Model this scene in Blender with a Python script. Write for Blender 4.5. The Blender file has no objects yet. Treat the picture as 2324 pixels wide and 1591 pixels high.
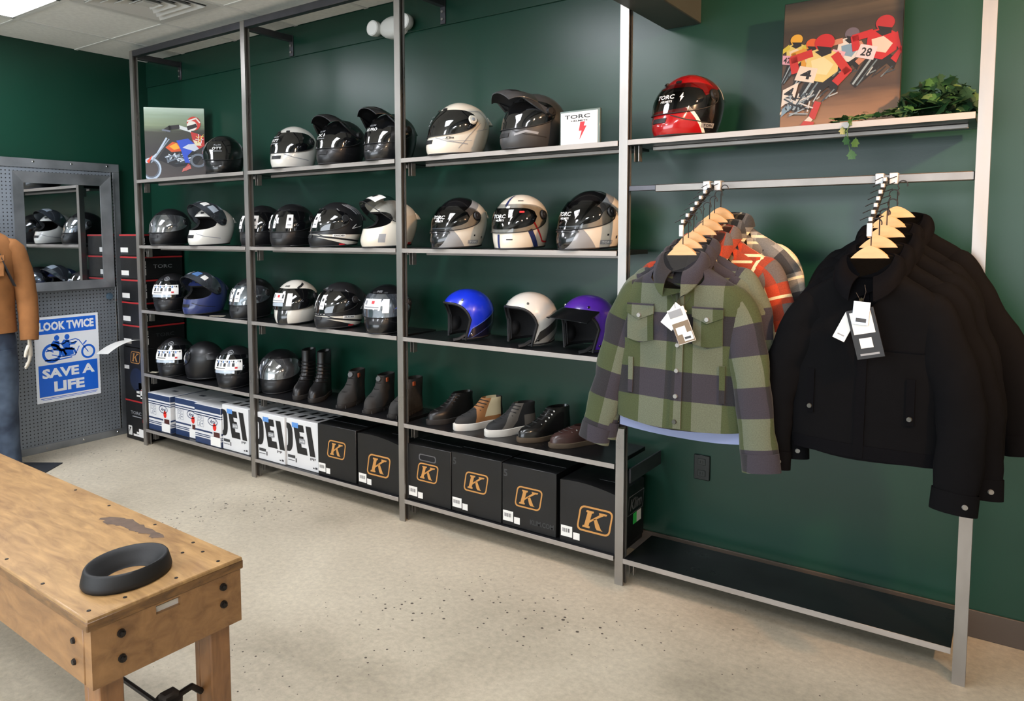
import bpy, bmesh, math, random
import numpy as np
from mathutils import Vector, Matrix, noise
PI = math.pi
random.seed(7)
scn = bpy.context.scene
COL = scn.collection

# ------------------------------------------------------------------ camera
cam_d = bpy.data.cameras.new('camera'); cam = bpy.data.objects.new('camera', cam_d); COL.objects.link(cam)
scn.camera = cam
W_, H_, F_, CX_, CY_ = 2324.0, 1591.0, 1715.6, 1030.84, 657.09
cam_d.sensor_fit = 'HORIZONTAL'; cam_d.sensor_width = 36.0
cam_d.lens = F_ * 36.0 / W_
cam_d.shift_x = (W_ / 2 - CX_) / W_
cam_d.shift_y = -(H_ / 2 - CY_) / W_
cam_d.clip_start = 0.05
yaw, pit, rol = math.radians(-36.837), math.radians(-4.425), math.radians(-0.335)
fw = Vector((math.sin(yaw) * math.cos(pit), math.cos(yaw) * math.cos(pit), math.sin(pit)))
rt = Vector((math.cos(yaw), -math.sin(yaw), 0)); up = rt.cross(fw)
r2 = rt * math.cos(rol) + up * math.sin(rol); u2 = -rt * math.sin(rol) + up * math.cos(rol)
cam.matrix_world = Matrix(((r2.x, u2.x, -fw.x, 4.9644), (r2.y, u2.y, -fw.y, -2.9349), (r2.z, u2.z, -fw.z, 1.5226), (0, 0, 0, 1)))

# ------------------------------------------------------------------ world, lights, exposure
def lin(h):
    h = h.lstrip('#'); o = []
    for i in (0, 2, 4):
        c = int(h[i:i + 2], 16) / 255
        o.append(c / 12.92 if c <= .04045 else ((c + .055) / 1.055) ** 2.4)
    return (*o, 1)
wd = bpy.data.worlds.new('world'); scn.world = wd; wd.use_nodes = True
wd.node_tree.nodes['Background'].inputs[0].default_value = (0.75, 0.86, 1.0, 1)
wd.node_tree.nodes['Background'].inputs[1].default_value = 1.0
def area(name, loc, target, sx, sy, power, col):
    l = bpy.data.lights.new(name, 'AREA'); l.shape = 'RECTANGLE'; l.size = sx; l.size_y = sy; l.energy = power; l.color = col
    o = bpy.data.objects.new(name, l); COL.objects.link(o); o.location = loc
    o.rotation_euler = (Vector(target) - Vector(loc)).to_track_quat('-Z', 'Y').to_euler(); return o
def spot(name, loc, target, power, col, ang=70, blend=.8, size=.06):
    l = bpy.data.lights.new(name, 'SPOT'); l.energy = power; l.color = col; l.spot_size = math.radians(ang); l.spot_blend = blend; l.shadow_soft_size = size
    o = bpy.data.objects.new(name, l); COL.objects.link(o); o.location = loc
    o.rotation_euler = (Vector(target) - Vector(loc)).to_track_quat('-Z', 'Y').to_euler(); return o
area('window_daylight', (2.6, -7.0, 1.5), (2.6, 0, 1.3), 6.0, 2.2, 170, (0.86, 0.93, 1.0))
TROFFER_STRENGTH = 21.0
spot('warm_track_light', (6.2, -1.3, 2.68), (4.9, 0.39, 1.95), 430, (1.0, 0.56, 0.29), 84, 1., .06)
spot('warm_track_light', (6.0, -2.6, 2.68), (4.3, 0.0, 1.0), 60, (1.0, 0.68, 0.42), 90, 1., .06)
vs = scn.view_settings
vs.view_transform = 'Standard'; vs.look = 'None'; vs.gamma = 1.0; vs.use_curve_mapping = False
vs.exposure = 0.3

# ------------------------------------------------------------------ materials
def nmat(name):
    m = bpy.data.materials.new(name); m.use_nodes = True
    nt = m.node_tree; return m, nt, nt.nodes['Principled BSDF']
def N(nt, t, **kw):
    n = nt.nodes.new(t)
    for k, v in kw.items():
        if k == 'i':
            for kk, vv in v.items(): n.inputs[kk].default_value = vv
        else: setattr(n, k, v)
    return n
def L(nt, a, b): nt.links.new(a, b)
def pm(name, col, rough=.5, metal=0., var=0., vscale=6., bump=0., bscale=60., coat=0., rvar=0., spec=.5, sheen=0., stretch=None):
    m, nt, b = nmat(name); c = lin(col) if isinstance(col, str) else col
    b.inputs['Base Color'].default_value = c; b.inputs['Roughness'].default_value = rough; b.inputs['Metallic'].default_value = metal
    b.inputs['Coat Weight'].default_value = coat; b.inputs['Coat Roughness'].default_value = .06
    b.inputs['Specular IOR Level'].default_value = spec
    if sheen: b.inputs['Sheen Weight'].default_value = sheen
    if var or bump or rvar:
        tc = N(nt, 'ShaderNodeTexCoord'); vec = tc.outputs['Object']
        if stretch:
            mp = N(nt, 'ShaderNodeMapping'); mp.inputs['Scale'].default_value = stretch; L(nt, vec, mp.inputs[0]); vec = mp.outputs[0]
    if var or rvar:
        n1 = N(nt, 'ShaderNodeTexNoise', i={'Scale': vscale, 'Detail': 5.}); L(nt, vec, n1.inputs['Vector'])
    if var:
        rp = N(nt, 'ShaderNodeMapRange', i={'From Min': .3, 'From Max': .7, 'To Min': 1 - var, 'To Max': 1 + var}); L(nt, n1.outputs['Fac'], rp.inputs['Value'])
        mx = N(nt, 'ShaderNodeVectorMath', operation='SCALE'); mx.inputs[0].default_value = c[:3]; L(nt, rp.outputs[0], mx.inputs['Scale']); L(nt, mx.outputs[0], b.inputs['Base Color'])
    if rvar:
        rr = N(nt, 'ShaderNodeMapRange', i={'From Min': .3, 'From Max': .7, 'To Min': max(.02, rough - rvar), 'To Max': rough + rvar}); L(nt, n1.outputs['Fac'], rr.inputs['Value']); L(nt, rr.outputs[0], b.inputs['Roughness'])
    if bump:
        n2 = N(nt, 'ShaderNodeTexNoise', i={'Scale': bscale, 'Detail': 4.}); L(nt, vec, n2.inputs['Vector'])
        bp = N(nt, 'ShaderNodeBump', i={'Strength': bump, 'Distance': .002}); L(nt, n2.outputs['Fac'], bp.inputs['Height']); L(nt, bp.outputs[0], b.inputs['Normal'])
    return m
M = {}
def get(name, *a, **k):
    if name not in M: M[name] = pm(name, *a, **k)
    return M[name]
def emat(name, col, s):
    m, nt, b = nmat(name); b.inputs['Base Color'].default_value = (0, 0, 0, 1)
    b.inputs['Emission Color'].default_value = lin(col); b.inputs['Emission Strength'].default_value = s; return m
def gmat(name, base, regions, rough=.25, coat=.6, var=0.):
    """print on a shell: colour where every half-space n.(|x|,y,z) > c holds"""
    m, nt, b = nmat(name); b.inputs['Roughness'].default_value = rough; b.inputs['Coat Weight'].default_value = coat; b.inputs['Coat Roughness'].default_value = .05
    tc = N(nt, 'ShaderNodeTexCoord'); ab = N(nt, 'ShaderNodeVectorMath', operation='MULTIPLY'); 
    sp = N(nt, 'ShaderNodeSeparateXYZ'); L(nt, tc.outputs['Object'], sp.inputs[0])
    ax = N(nt, 'ShaderNodeMath', operation='ABSOLUTE'); L(nt, sp.outputs[0], ax.inputs[0])
    cb = N(nt, 'ShaderNodeCombineXYZ'); L(nt, ax.outputs[0], cb.inputs[0]); L(nt, sp.outputs[1], cb.inputs[1]); L(nt, sp.outputs[2], cb.inputs[2])
    prev = None
    for col, planes in regions:
        fac = None
        for nx, ny, nz, c in planes:
            dt = N(nt, 'ShaderNodeVectorMath', operation='DOT_PRODUCT'); dt.inputs[1].default_value = (nx, ny, nz); L(nt, cb.outputs[0], dt.inputs[0])
            gt = N(nt, 'ShaderNodeMath', operation='GREATER_THAN'); gt.inputs[1].default_value = c; L(nt, dt.outputs['Value'], gt.inputs[0])
            if fac is None: fac = gt.outputs[0]
            else:
                ml = N(nt, 'ShaderNodeMath', operation='MULTIPLY'); L(nt, fac, ml.inputs[0]); L(nt, gt.outputs[0], ml.inputs[1]); fac = ml.outputs[0]
        mx = N(nt, 'ShaderNodeMix', data_type='RGBA'); L(nt, fac, mx.inputs['Factor'])
        if prev is None: mx.inputs['A'].default_value = lin(base)
        else: L(nt, prev, mx.inputs['A'])
        mx.inputs['B'].default_value = lin(col); prev = mx.outputs['Result']
    L(nt, prev, b.inputs['Base Color']); return m

# ------------------------------------------------------------------ mesh building
class MB:
    def __init__(s): s.v = []; s.f = []; s.m = []; s.uv = None
    def add(s, vs_, fs, mi=0, X=None):
        o = len(s.v)
        for p in vs_:
            p = Vector(p); s.v.append(tuple(X @ p) if X is not None else tuple(p))
        for f in fs: s.f.append(tuple(i + o for i in f)); s.m.append(mi)
        return o
    def box(s, x0, x1, y0, y1, z0, z1, mi=0, bev=0., X=None):
        if bev <= 0:
            v = [(x, y, z) for z in (z0, z1) for y in (y0, y1) for x in (x0, x1)]
            s.add(v, [(0, 2, 3, 1), (4, 5, 7, 6), (0, 1, 5, 4), (2, 6, 7, 3), (0, 4, 6, 2), (1, 3, 7, 5)], mi, X); return s
        c = ((x0 + x1) / 2, (y0 + y1) / 2, (z0 + z1) / 2); h = ((x1 - x0) / 2, (y1 - y0) / 2, (z1 - z0) / 2)
        b = min(bev, min(h) * .98); vs_ = []; ix = {}
        for sx in (-1, 1):
            for sy in (-1, 1):
                for sz in (-1, 1):
                    for a in range(3):
                        q = [sx * h[0], sy * h[1], sz * h[2]]
                        for k in range(3):
                            if k != a: q[k] -= (sx, sy, sz)[k] * b
                        ix[(sx, sy, sz, a)] = len(vs_); vs_.append((c[0] + q[0], c[1] + q[1], c[2] + q[2]))
        fs = []
        for a in range(3):
            o1, o2 = [k for k in range(3) if k != a]
            for sg in (-1, 1):
                q = []
                for s1, s2 in ((-1, -1), (1, -1), (1, 1), (-1, 1)):
                    t = [0, 0, 0]; t[a] = sg; t[o1] = s1; t[o2] = s2; q.append(ix[(*t, a)])
                fs.append(tuple(q))
            for s1 in (-1, 1):
                for s2 in (-1, 1):
                    t = [0, 0, 0]; t[o1] = s1; t[o2] = s2
                    t0 = list(t); t0[a] = -1; t1 = list(t); t1[a] = 1
                    fs.append((ix[(*t0, o1)], ix[(*t1, o1)], ix[(*t1, o2)], ix[(*t0, o2)]))
        for sx in (-1, 1):
            for sy in (-1, 1):
                for sz in (-1, 1): fs.append(tuple(ix[(sx, sy, sz, a)] for a in range(3)))
        s.add(vs_, fs, mi, X); return s
    def cyl(s, p0, p1, r0, r1=None, n=12, mi=0, cap=True):
        p0, p1 = Vector(p0), Vector(p1); r1 = r0 if r1 is None else r1
        return s.tube([p0, p1], [r0, r1], n, mi, cap)
    def tube(s, path, r, n=8, mi=0, cap=True, closed=False, flat=None):
        path = [Vector(p) for p in path]; m = len(path)
        rs = [r] * m if not hasattr(r, '__len__') else list(r)
        T = []
        for i in range(m):
            a = path[(i - 1) % m] if (i > 0 or closed) else path[i]; b = path[(i + 1) % m] if (i < m - 1 or closed) else path[i]
            T.append((b - a).normalized())
        nrm = T[0].orthogonal().normalized()
        if flat is not None:
            nrm = Vector(flat); nrm = (nrm - T[0] * nrm.dot(T[0])).normalized()
        rings = []
        for i in range(m):
            nrm = (nrm - T[i] * nrm.dot(T[i])).normalized(); bn = T[i].cross(nrm)
            rr = rs[i] if hasattr(rs[i], '__len__') else (rs[i], rs[i])
            rings.append([path[i] + nrm * (rr[0] * math.cos(2 * PI * k / n)) + bn * (rr[1] * math.sin(2 * PI * k / n)) for k in range(n)])
        return s.loft(rings, mi, cap, cap, closed)
    def loft(s, rings, mi=0, c0=True, c1=True, closed=False, ring_closed=True):
        n = len(rings[0]); o = len(s.v)
        for r in rings:
            for p in r: s.v.append(tuple(p))
        m = len(rings)
        for i in range(m if closed else m - 1):
            for k in range(n if ring_closed else n - 1):
                a = o + i * n + k; b = o + i * n + (k + 1) % n; i2 = (i + 1) % m
                s.f.append((a, b, o + i2 * n + (k + 1) % n, o + i2 * n + k)); s.m.append(mi)
        if not closed and ring_closed:
            if c0: s.f.append(tuple(o + k for k in range(n))[::-1]); s.m.append(mi)
            if c1: s.f.append(tuple(o + (m - 1) * n + k for k in range(n))); s.m.append(mi)
        return s
    def grid(s, fn, nu, nv, mi=0):
        s.loft([[fn(i / nu, j / nv) for i in range(nu + 1)] for j in range(nv + 1)], mi, ring_closed=False); return s
    def slab(s, fn, nu, nv, off, mi=0):
        """grid surface with thickness: off(u,v) gives the second sheet"""
        A = [[Vector(fn(i / nu, j / nv)) for i in range(nu + 1)] for j in range(nv + 1)]
        B = [[Vector(off(i / nu, j / nv)) for i in range(nu + 1)] for j in range(nv + 1)]
        rings = [A[j] + B[j][::-1] for j in range(nv + 1)]
        return s.loft(rings, mi)
    def prism(s, pts, fn, t, mi=0):
        """2-D polygon -> fn(x,y,depth)"""
        n = len(pts); o = len(s.v)
        for p in pts: s.v.append(tuple(fn(p[0], p[1], 0)))
        for p in pts: s.v.append(tuple(fn(p[0], p[1], t)))
        s.f.append(tuple(range(o, o + n))); s.m.append(mi); s.f.append(tuple(range(o + n, o + 2 * n))[::-1]); s.m.append(mi)
        for k in range(n): s.f.append((o + k, o + (k + 1) % n, o + n + (k + 1) % n, o + n + k)); s.m.append(mi)
        return s
    def lathe(s, prof, n=24, mi=0, c=(0, 0, 0), sx=1, sy=1, closed=False):
        s.loft([[(c[0] + r * sx * math.cos(2 * PI * k / n), c[1] + r * sy * math.sin(2 * PI * k / n), c[2] + z) for k in range(n)] for r, z in prof], mi, True, True, closed); return s
    def mesh(s, name, mats, smooth=True, ang=38, recalc=True):
        me = bpy.data.meshes.new(name); me.from_pydata(s.v, [], s.f)
        for m in (mats if isinstance(mats, (list, tuple)) else [mats]): me.materials.append(m)
        me.polygons.foreach_set('material_index', s.m)
        if recalc:
            bm = bmesh.new(); bm.from_mesh(me); bmesh.ops.recalc_face_normals(bm, faces=bm.faces); bm.to_mesh(me); bm.free()
        if smooth:
            me.polygons.foreach_set('use_smooth', [True] * len(me.polygons)); me.set_sharp_from_angle(angle=math.radians(ang))
        me.update(); return me
    def obj(s, name, mats, parent=None, smooth=True, ang=38, recalc=True):
        return link(name, s.mesh(name, mats, smooth, ang, recalc), parent)
def link(name, me, parent=None, loc=None, rot=None, scale=None):
    o = bpy.data.objects.new(name, me); COL.objects.link(o); o.parent = parent
    if loc is not None: o.location = loc
    if rot is not None: o.rotation_euler = rot
    if scale is not None: o.scale = scale if hasattr(scale, '__len__') else (scale,) * 3
    return o
def tag(o, label, cat, group=None):
    o['label'] = label; o['category'] = cat
    if group: o['group'] = group
    return o
def thing(name, label, cat, loc=(0, 0, 0), rz=0., group=None, scale=1.):
    o = bpy.data.objects.new(name, None); COL.objects.link(o); o.empty_display_size = .05
    o.location = loc; o.rotation_euler = (0, 0, rz); o.scale = (scale,) * 3
    return tag(o, label, cat, group)
def struct(o): o['kind'] = 'structure'; return o
def copy_tree(o, parent=None):
    c = o.copy(); COL.objects.link(c); c.parent = parent
    for ch in list(o.children): copy_tree(ch, c)
    return c
_txt = {}
def text_geo(s, bold=0., shear=0., spacing=1.):
    k = (s, bold, shear, spacing)
    if k in _txt: return _txt[k]
    cu = bpy.data.curves.new('t', 'FONT'); cu.body = s; cu.size = 1; cu.offset = bold; cu.shear = shear; cu.resolution_u = 2; cu.fill_mode = 'FRONT'; cu.space_character = spacing
    ob = bpy.data.objects.new('t', cu); COL.objects.link(ob)
    dg = bpy.context.evaluated_depsgraph_get(); dg.update()
    me = bpy.data.meshes.new_from_object(ob.evaluated_get(dg))
    vs_ = np.array([v.co[:2] for v in me.vertices]) if len(me.vertices) else np.zeros((1, 2)); fs = [tuple(p.vertices) for p in me.polygons]
    bpy.data.objects.remove(ob); bpy.data.curves.remove(cu); bpy.data.meshes.remove(me)
    mn, mx = vs_.min(0), vs_.max(0); vs_ = vs_ - (mn + mx) / 2; wh = mx - mn
    vs_ = vs_ / max(wh[1], 1e-6)                # unit height, centred
    _txt[k] = (vs_, fs, wh[0] / wh[1]); return _txt[k]
def put_text(mb, s, cx, cy, h, fn, w=None, mi=0, bold=0., shear=0., rot=0., spacing=1.):
    v, f, asp = text_geo(s, bold, shear, spacing); sx = h if w is None else w / asp
    c, sn = math.cos(rot), math.sin(rot); P = []
    for x, y in v:
        x, y = x * sx, y * h; P.append(fn(cx + x * c - y * sn, cy + x * sn + y * c))
    mb.add(P, f, mi)
def rrect(cx, cy, w, h, r, n=4, shear=0.):
    p = []
    for (sx, sy, a0) in ((1, 1, 0), (-1, 1, 90), (-1, -1, 180), (1, -1, 270)):
        for k in range(n + 1):
            a = math.radians(a0 + 90 * k / n)
            x = sx * (w / 2 - r) + r * math.cos(a); y = sy * (h / 2 - r) + r * math.sin(a); p.append((cx + x + shear * y, cy + y))
    return p
def ring2d(mb, out, inn, fn, mi=0):
    n = len(out); o = len(mb.v)
    for p in out: mb.v.append(tuple(fn(*p)))
    for p in inn: mb.v.append(tuple(fn(*p)))
    for k in range(n): mb.f.append((o + k, o + (k + 1) % n, o + n + (k + 1) % n, o + n + k)); mb.m.append(mi)
def poly2d(mb, pts, fn, mi=0):
    mb.add([fn(*p) for p in pts], [tuple(range(len(pts)))], mi)
def ell(cx, cy, rx, ry, n=24, a0=0): return [(cx + rx * math.cos(a0 + 2 * PI * k / n), cy + ry * math.sin(a0 + 2 * PI * k / n)) for k in range(n)]
def line2d(mb, pts, w, fn, mi=0):
    for a, b in zip(pts[:-1], pts[1:]):
        d = Vector((b[0] - a[0], b[1] - a[1])); 
        if d.length < 1e-6: continue
        n = Vector((-d.y, d.x)).normalized() * w / 2; e = d.normalized() * w * .3
        poly2d(mb, [(a[0] - e.x + n.x, a[1] - e.y + n.y), (a[0] - e.x - n.x, a[1] - e.y - n.y), (b[0] + e.x - n.x, b[1] + e.y - n.y), (b[0] + e.x + n.x, b[1] + e.y + n.y)], fn, mi)

BLACK = get('black_matte', '#131315', .55, var=.1)

# ------------------------------------------------------------------ setting
XL, YB, ZC = -.474, .3966, 2.82
XR, YF = 8.2, -7.2
def floor_mat():
    m, nt, b = nmat('polished_concrete'); tc = N(nt, 'ShaderNodeTexCoord'); v = tc.outputs['Object']
    n1 = N(nt, 'ShaderNodeTexNoise', i={'Scale': 1.1, 'Detail': 6., 'Roughness': .62, 'Distortion': .4}); L(nt, v, n1.inputs['Vector'])
    n2 = N(nt, 'ShaderNodeTexNoise', i={'Scale': 42., 'Detail': 6., 'Roughness': .7}); L(nt, v, n2.inputs['Vector'])
    cr = N(nt, 'ShaderNodeValToRGB'); cr.color_ramp.elements[0].position = .28; cr.color_ramp.elements[1].position = .7
    cr.color_ramp.elements[0].color = lin('#a09683'); cr.color_ramp.elements[1].color = lin('#cabfa9'); L(nt, n1.outputs['Fac'], cr.inputs[0])
    e = cr.color_ramp.elements.new(.46); e.color = lin('#b9ae99')
    r2_ = N(nt, 'ShaderNodeMapRange', i={'From Min': .3, 'From Max': .7, 'To Min': .8, 'To Max': 1.12}); L(nt, n2.outputs['Fac'], r2_.inputs['Value'])
    sc = N(nt, 'ShaderNodeVectorMath', operation='SCALE'); L(nt, cr.outputs[0], sc.inputs[0]); L(nt, r2_.outputs[0], sc.inputs['Scale'])
    vo = N(nt, 'ShaderNodeTexVoronoi', i={'Scale': 34., 'Randomness': 1.}); L(nt, v, vo.inputs['Vector'])
    n3 = N(nt, 'ShaderNodeTexNoise', i={'Scale': .9, 'Detail': 2.}); L(nt, v, n3.inputs['Vector'])
    th = N(nt, 'ShaderNodeMapRange', i={'From Min': .5, 'From Max': .72, 'To Min': .05, 'To Max': .28}); L(nt, n3.outputs['Fac'], th.inputs['Value'])
    wn = N(nt, 'ShaderNodeSeparateColor'); L(nt, vo.outputs['Color'], wn.inputs[0])
    th2 = N(nt, 'ShaderNodeMath', operation='MULTIPLY'); L(nt, th.outputs[0], th2.inputs[0]); L(nt, wn.outputs[0], th2.inputs[1])
    lt = N(nt, 'ShaderNodeMath', operation='LESS_THAN'); L(nt, vo.outputs['Distance'], lt.inputs[0]); L(nt, th2.outputs[0], lt.inputs[1])
    mx = N(nt, 'ShaderNodeMix', data_type='RGBA'); L(nt, lt.outputs[0], mx.inputs['Factor']); L(nt, sc.outputs[0], mx.inputs['A']); mx.inputs['B'].default_value = lin('#4a4238')
    L(nt, mx.outputs['Result'], b.inputs['Base Color']); b.inputs['Roughness'].default_value = .48; b.inputs['Specular IOR Level'].default_value = .4
    bp = N(nt, 'ShaderNodeBump', i={'Strength': .25, 'Distance': .003}); L(nt, n2.outputs['Fac'], bp.inputs['Height']); L(nt, bp.outputs[0], b.inputs['Normal'])
    return m
M['floor'] = floor_mat()
GREEN = get('green_wall_paint', '#11372a', .31, var=.06, vscale=2.2, bump=.05, bscale=220., spec=.42)
DGREEN = get('green_header_paint', '#103327', .31, var=.05, vscale=2.2, bump=.05, bscale=220., spec=.45)
WHITEWALL = get('white_wall_paint', '#cfcac0', .6)
struct(MB().box(XL - .2, XR + .2, YF - .2, YB + .2, -.1, 0).obj('floor', M['floor'], smooth=False))
wb = struct(MB().box(XL - .2, XR, YB, YB + .15, 0, ZC + .2).obj('wall_back', GREEN, smooth=False))
MB().box(XL, 3.66, YB - .009, YB, 2.632, ZC, bev=.003).obj('header_board', DGREEN, wb)
struct(MB().box(XL - .15, XL, YF, YB, 0, ZC + .2).obj('wall_left', GREEN, smooth=False))
struct(MB().box(XR, XR + .15, YF, YB + .15, 0, ZC + .2).obj('wall_right', WHITEWALL, smooth=False))
wf = MB(); wf.box(XL - .15, -.4, YF - .15, YF, 0, ZC + .2); wf.box(5.6, XR + .15, YF - .15, YF, 0, ZC + .2); wf.box(-.4, 5.6, YF - .15, YF, 0, .4); wf.box(-.4, 5.6, YF - .15, YF, 2.6, ZC + .2)
struct(wf.obj('wall_front', WHITEWALL, smooth=False))
BASEB = get('brown_vinyl', '#4a4139', .5, var=.08)
struct(MB().box(XL, XR, YB - .009, YB, 0, .105, bev=.002).obj('baseboard_back', BASEB))
# beam hanging from the ceiling and running to the wall
BEAM = get('beam_paint', '#41443f', .5, var=.05)
struct(MB().box(3.655, 3.815, -3.4, YB, 2.412, ZC, bev=.004).obj('ceiling_beam', BEAM))
# ceiling grid
TILE = get('ceiling_tile_white', '#e2e2dd', .9, var=.06, vscale=35., bump=.25, bscale=180.)
BAR = get('ceiling_bar_white', '#d8d8d4', .5)
ceil = struct(MB().box(XL - .15, XR + .15, YF - .15, YB + .15, ZC + .06, ZC + .1).obj('ceiling', TILE, smooth=False))
GX, GY, PT = .0134, -.7562, .6096
tile_me = MB().box(-.298, .298, -.298, .298, 0, .015, bev=.003).mesh('ceiling_tile', TILE)
troffers = [(0, -2), (0, -6), (4, -2), (4, -6), (8, -6)]   # cells (i, j): 2x4 ft lamps take j and j+1
lamp_cells = {(i, j + k) for i, j in troffers for k in (0, 1)}
vent_cell = (1, 0 - 1 + 0)
vent_cell = (1, 0)
for i in range(-1, 14):
    for j in range(-11, 2):
        # cell (i,j): x GX+i*PT.., y GY+j*PT..
        if (i, j) in lamp_cells or (i, j) == vent_cell: continue
        x0, x1 = max(GX + i * PT, XL), min(GX + (i + 1) * PT, XR); y0, y1 = max(GY + j * PT, YF), min(GY + (j + 1) * PT, YB)
        if x1 - x0 < .03 or y1 - y0 < .03: continue
        link('ceiling_tile', tile_me, ceil, ((x0 + x1) / 2, (y0 + y1) / 2, ZC + .004), None, ((x1 - x0 - .008) / .6, (y1 - y0 - .008) / .6, 1))
for i in range(0, 14):
    x = GX + i * PT
    if x < XR: MB().box(x - .012, x + .012, YF, YB, ZC, ZC + .012).obj('grid_bar', BAR, ceil, smooth=False)
for j in range(-10, 2):
    y = GY + j * PT; MB().box(XL, XR, y - .012, y + .012, ZC + .0005, ZC + .0125).obj('grid_bar', BAR, ceil, smooth=False)
LAMP = emat('lamp_diffuser', '#f4f7ff', TROFFER_STRENGTH)
def troffer(i, j, label):
    x0 = GX + i * PT; y0 = GY + j * PT
    t = thing('ceiling_light', label, 'ceiling light', (x0 + PT / 2, y0 + PT, ZC), 0, 'recessed ceiling lights')
    f = MB(); w, l = PT / 2 - .014, PT - .014
    for a, b_, c, d_ in ((-w, w, -l, -l + .02), (-w, w, l - .02, l), (-w, -w + .02, -l, l), (w - .02, w, -l, l)): f.box(a, b_, c, d_, .001, .03)
    f.obj('frame', BAR, t, smooth=False)
    MB().box(-w + .018, w - .018, -l + .018, l - .018, .012, .02).obj('diffuser', LAMP, t, smooth=False)
for (i, j) in troffers:
    troffer(i, j, 'bright white rectangular ceiling light in the corner above the mirror' if (i, j) == (0, -2) else 'white ceiling light panel over the room outside the picture')
# air vent
t = thing('ceiling_vent', 'white square louvred air vent set into the ceiling grid', 'vent', (GX + 1.5 * PT, GY + .5 * PT, ZC))
VENT = get('vent_white', '#c4c4c0', .5); VDARK = get('vent_dark', '#3a3b3a', .7)
w = PT / 2 - .014; fm = MB()
def sqring(mb, o, i, z0, z1):
    a = [(-o, -o, z0), (o, -o, z0), (o, o, z0), (-o, o, z0)]; b_ = [(-i, -i, z1), (i, -i, z1), (i, i, z1), (-i, i, z1)]
    mb.loft([a, b_, [(p[0], p[1], p[2] + .004) for p in b_], [(p[0], p[1], p[2] + .004) for p in a]], 0, False, False, True)
sqring(fm, w, w - .05, 0, .002); fm.obj('frame', VENT, t, smooth=False)
for k in range(4):
    lv = MB(); o = w - .06 - k * .055; sqring(lv, o, o - .035, -.006, .022); lv.obj('louvre', VENT, t, smooth=False)
MB().box(-w, w, -w, w, .04, .045).obj('duct_plate', VDARK, t, smooth=False)
MB().box(-.04, .04, -.04, .04, -.004, .004).obj('centre_plate', VENT, t, smooth=False)

# ------------------------------------------------------------------ shelving unit
STEEL = get('raw_steel', '#9b9792', .36, .75, var=.14, vscale=9., rvar=.12, stretch=(1, 1, .25))
EDGE = get('grey_edge_band', '#a19b95', .42, .4, var=.1, vscale=14., rvar=.1, stretch=(.3, 1, 1))
DSTEEL = get('dark_steel', '#55555a', .4, .8, var=.1, vscale=12.)
BOARD = get('black_shelf_board', '#111113', .35, var=.15, vscale=5., rvar=.08)
XP = [0., 1.2154, 2.4331, 3.6575, 4.876]; PW = .0375
SZ = [1.89, 1.4348, .9793, .5259, .1215]      # shelf tops
SD = .335
unit = thing('shelving_unit', 'tall steel shelving frame with five bays along the green wall', 'shelving', (0, 0, 0))
unit['label'] = 'tall raw steel shelving frame with black boards standing against the green wall'
FT = 2.777
def cpost():
    p = [(-PW, 0), (0, 0), (0, .009), (-.004, .009), (-.004, .004), (-PW + .004, .004), (-PW + .004, .036), (-.004, .036), (-.004, .031), (0, .031), (0, .040), (-PW, .040)]
    b = MB(); b.prism(p, lambda x, y, t_: (x, y, t_), FT); return b.mesh('post', STEEL, smooth=False)
post_me = cpost()
for x in XP: link('post', post_me, unit, (x, 0, 0))
for a, b_ in zip(XP[:-1], XP[1:]):
    MB().box(a + .001, b_ - PW - .001, .0, .04, FT - .042, FT, bev=.002).obj('top_rail', DSTEEL, unit)  # dark steel puts the rail's unlit look into its colour
for x in XP:
    o = MB().box(x - .034, x - .004, .041, YB - .012, FT - .05, FT - .012, bev=.002).obj('wall_arm', DSTEEL, unit)
    pl = MB().box(x - .036, x - .002, YB - .018, YB - .0085, FT - .14, FT - .012, bev=.002); o2 = pl.obj('wall_plate', DSTEEL, o)
    for k in range(2): MB().cyl((x - .019, YB - .026, FT - .075 - .04 * k), (x - .019, YB - .018, FT - .075 - .04 * k), .007, n=8).obj('bolt', STEEL, o)
def shelf(x0, x1, z, depth=SD):
    s = MB().box(x0 + .001, x1 - .007, .002, depth, z - .02, z, bev=.0015).obj('shelf_board', BOARD, unit)
    MB().box(x0 + .0005, x1 - .006, -.001, .0018, z - .021, z + .0005, bev=.0006).obj('front_edge', EDGE, s)
    MB().box(x0 + .055, x1 - .03, .13, .15, z - .036, z - .0205, bev=.002).obj('support_rail', EDGE, s)
for i in range(4):
    for k, z in enumerate(SZ):
        if i == 3 and k in (1, 2, 3): continue
        shelf(XP[i], XP[i + 1] - PW, z, SD if k < 4 else .312)
brk_me = MB().box(-.0022, .0022, .05, .082, -.085, -.0212, bev=.0008).mesh('shelf_bracket', STEEL)
for i in range(4):
    for k, z in enumerate(SZ):
        for dx in (.008, .027):
            if i == 3 and k in (1, 2, 3): continue
            link('shelf_bracket', brk_me, unit, (XP[i] + dx, 0, z))
MB().box(XP[3] + .004, XP[3] + .012, .045, SD + .05, SZ[3] - .085, SZ[3] - .022, bev=.001).obj('side_bar', DSTEEL, unit)
# garment rail of the open bay
rail = MB().box(3.775, XP[4] - PW - .001, .006, .036, 1.675, 1.705, bev=.003).obj('garment_rail', get('rail_steel', '#7d7974', .38, .8, var=.15, vscale=8.), unit)
MB().box(3.659, 3.776, .012, .024, 1.682, 1.704, bev=.002).obj('rail_coupling', DSTEEL, rail)
MB().box(3.775, 3.777, .007, .035, 1.676, 1.704).obj('rail_end_cap', BLACK, rail, smooth=False)

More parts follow.
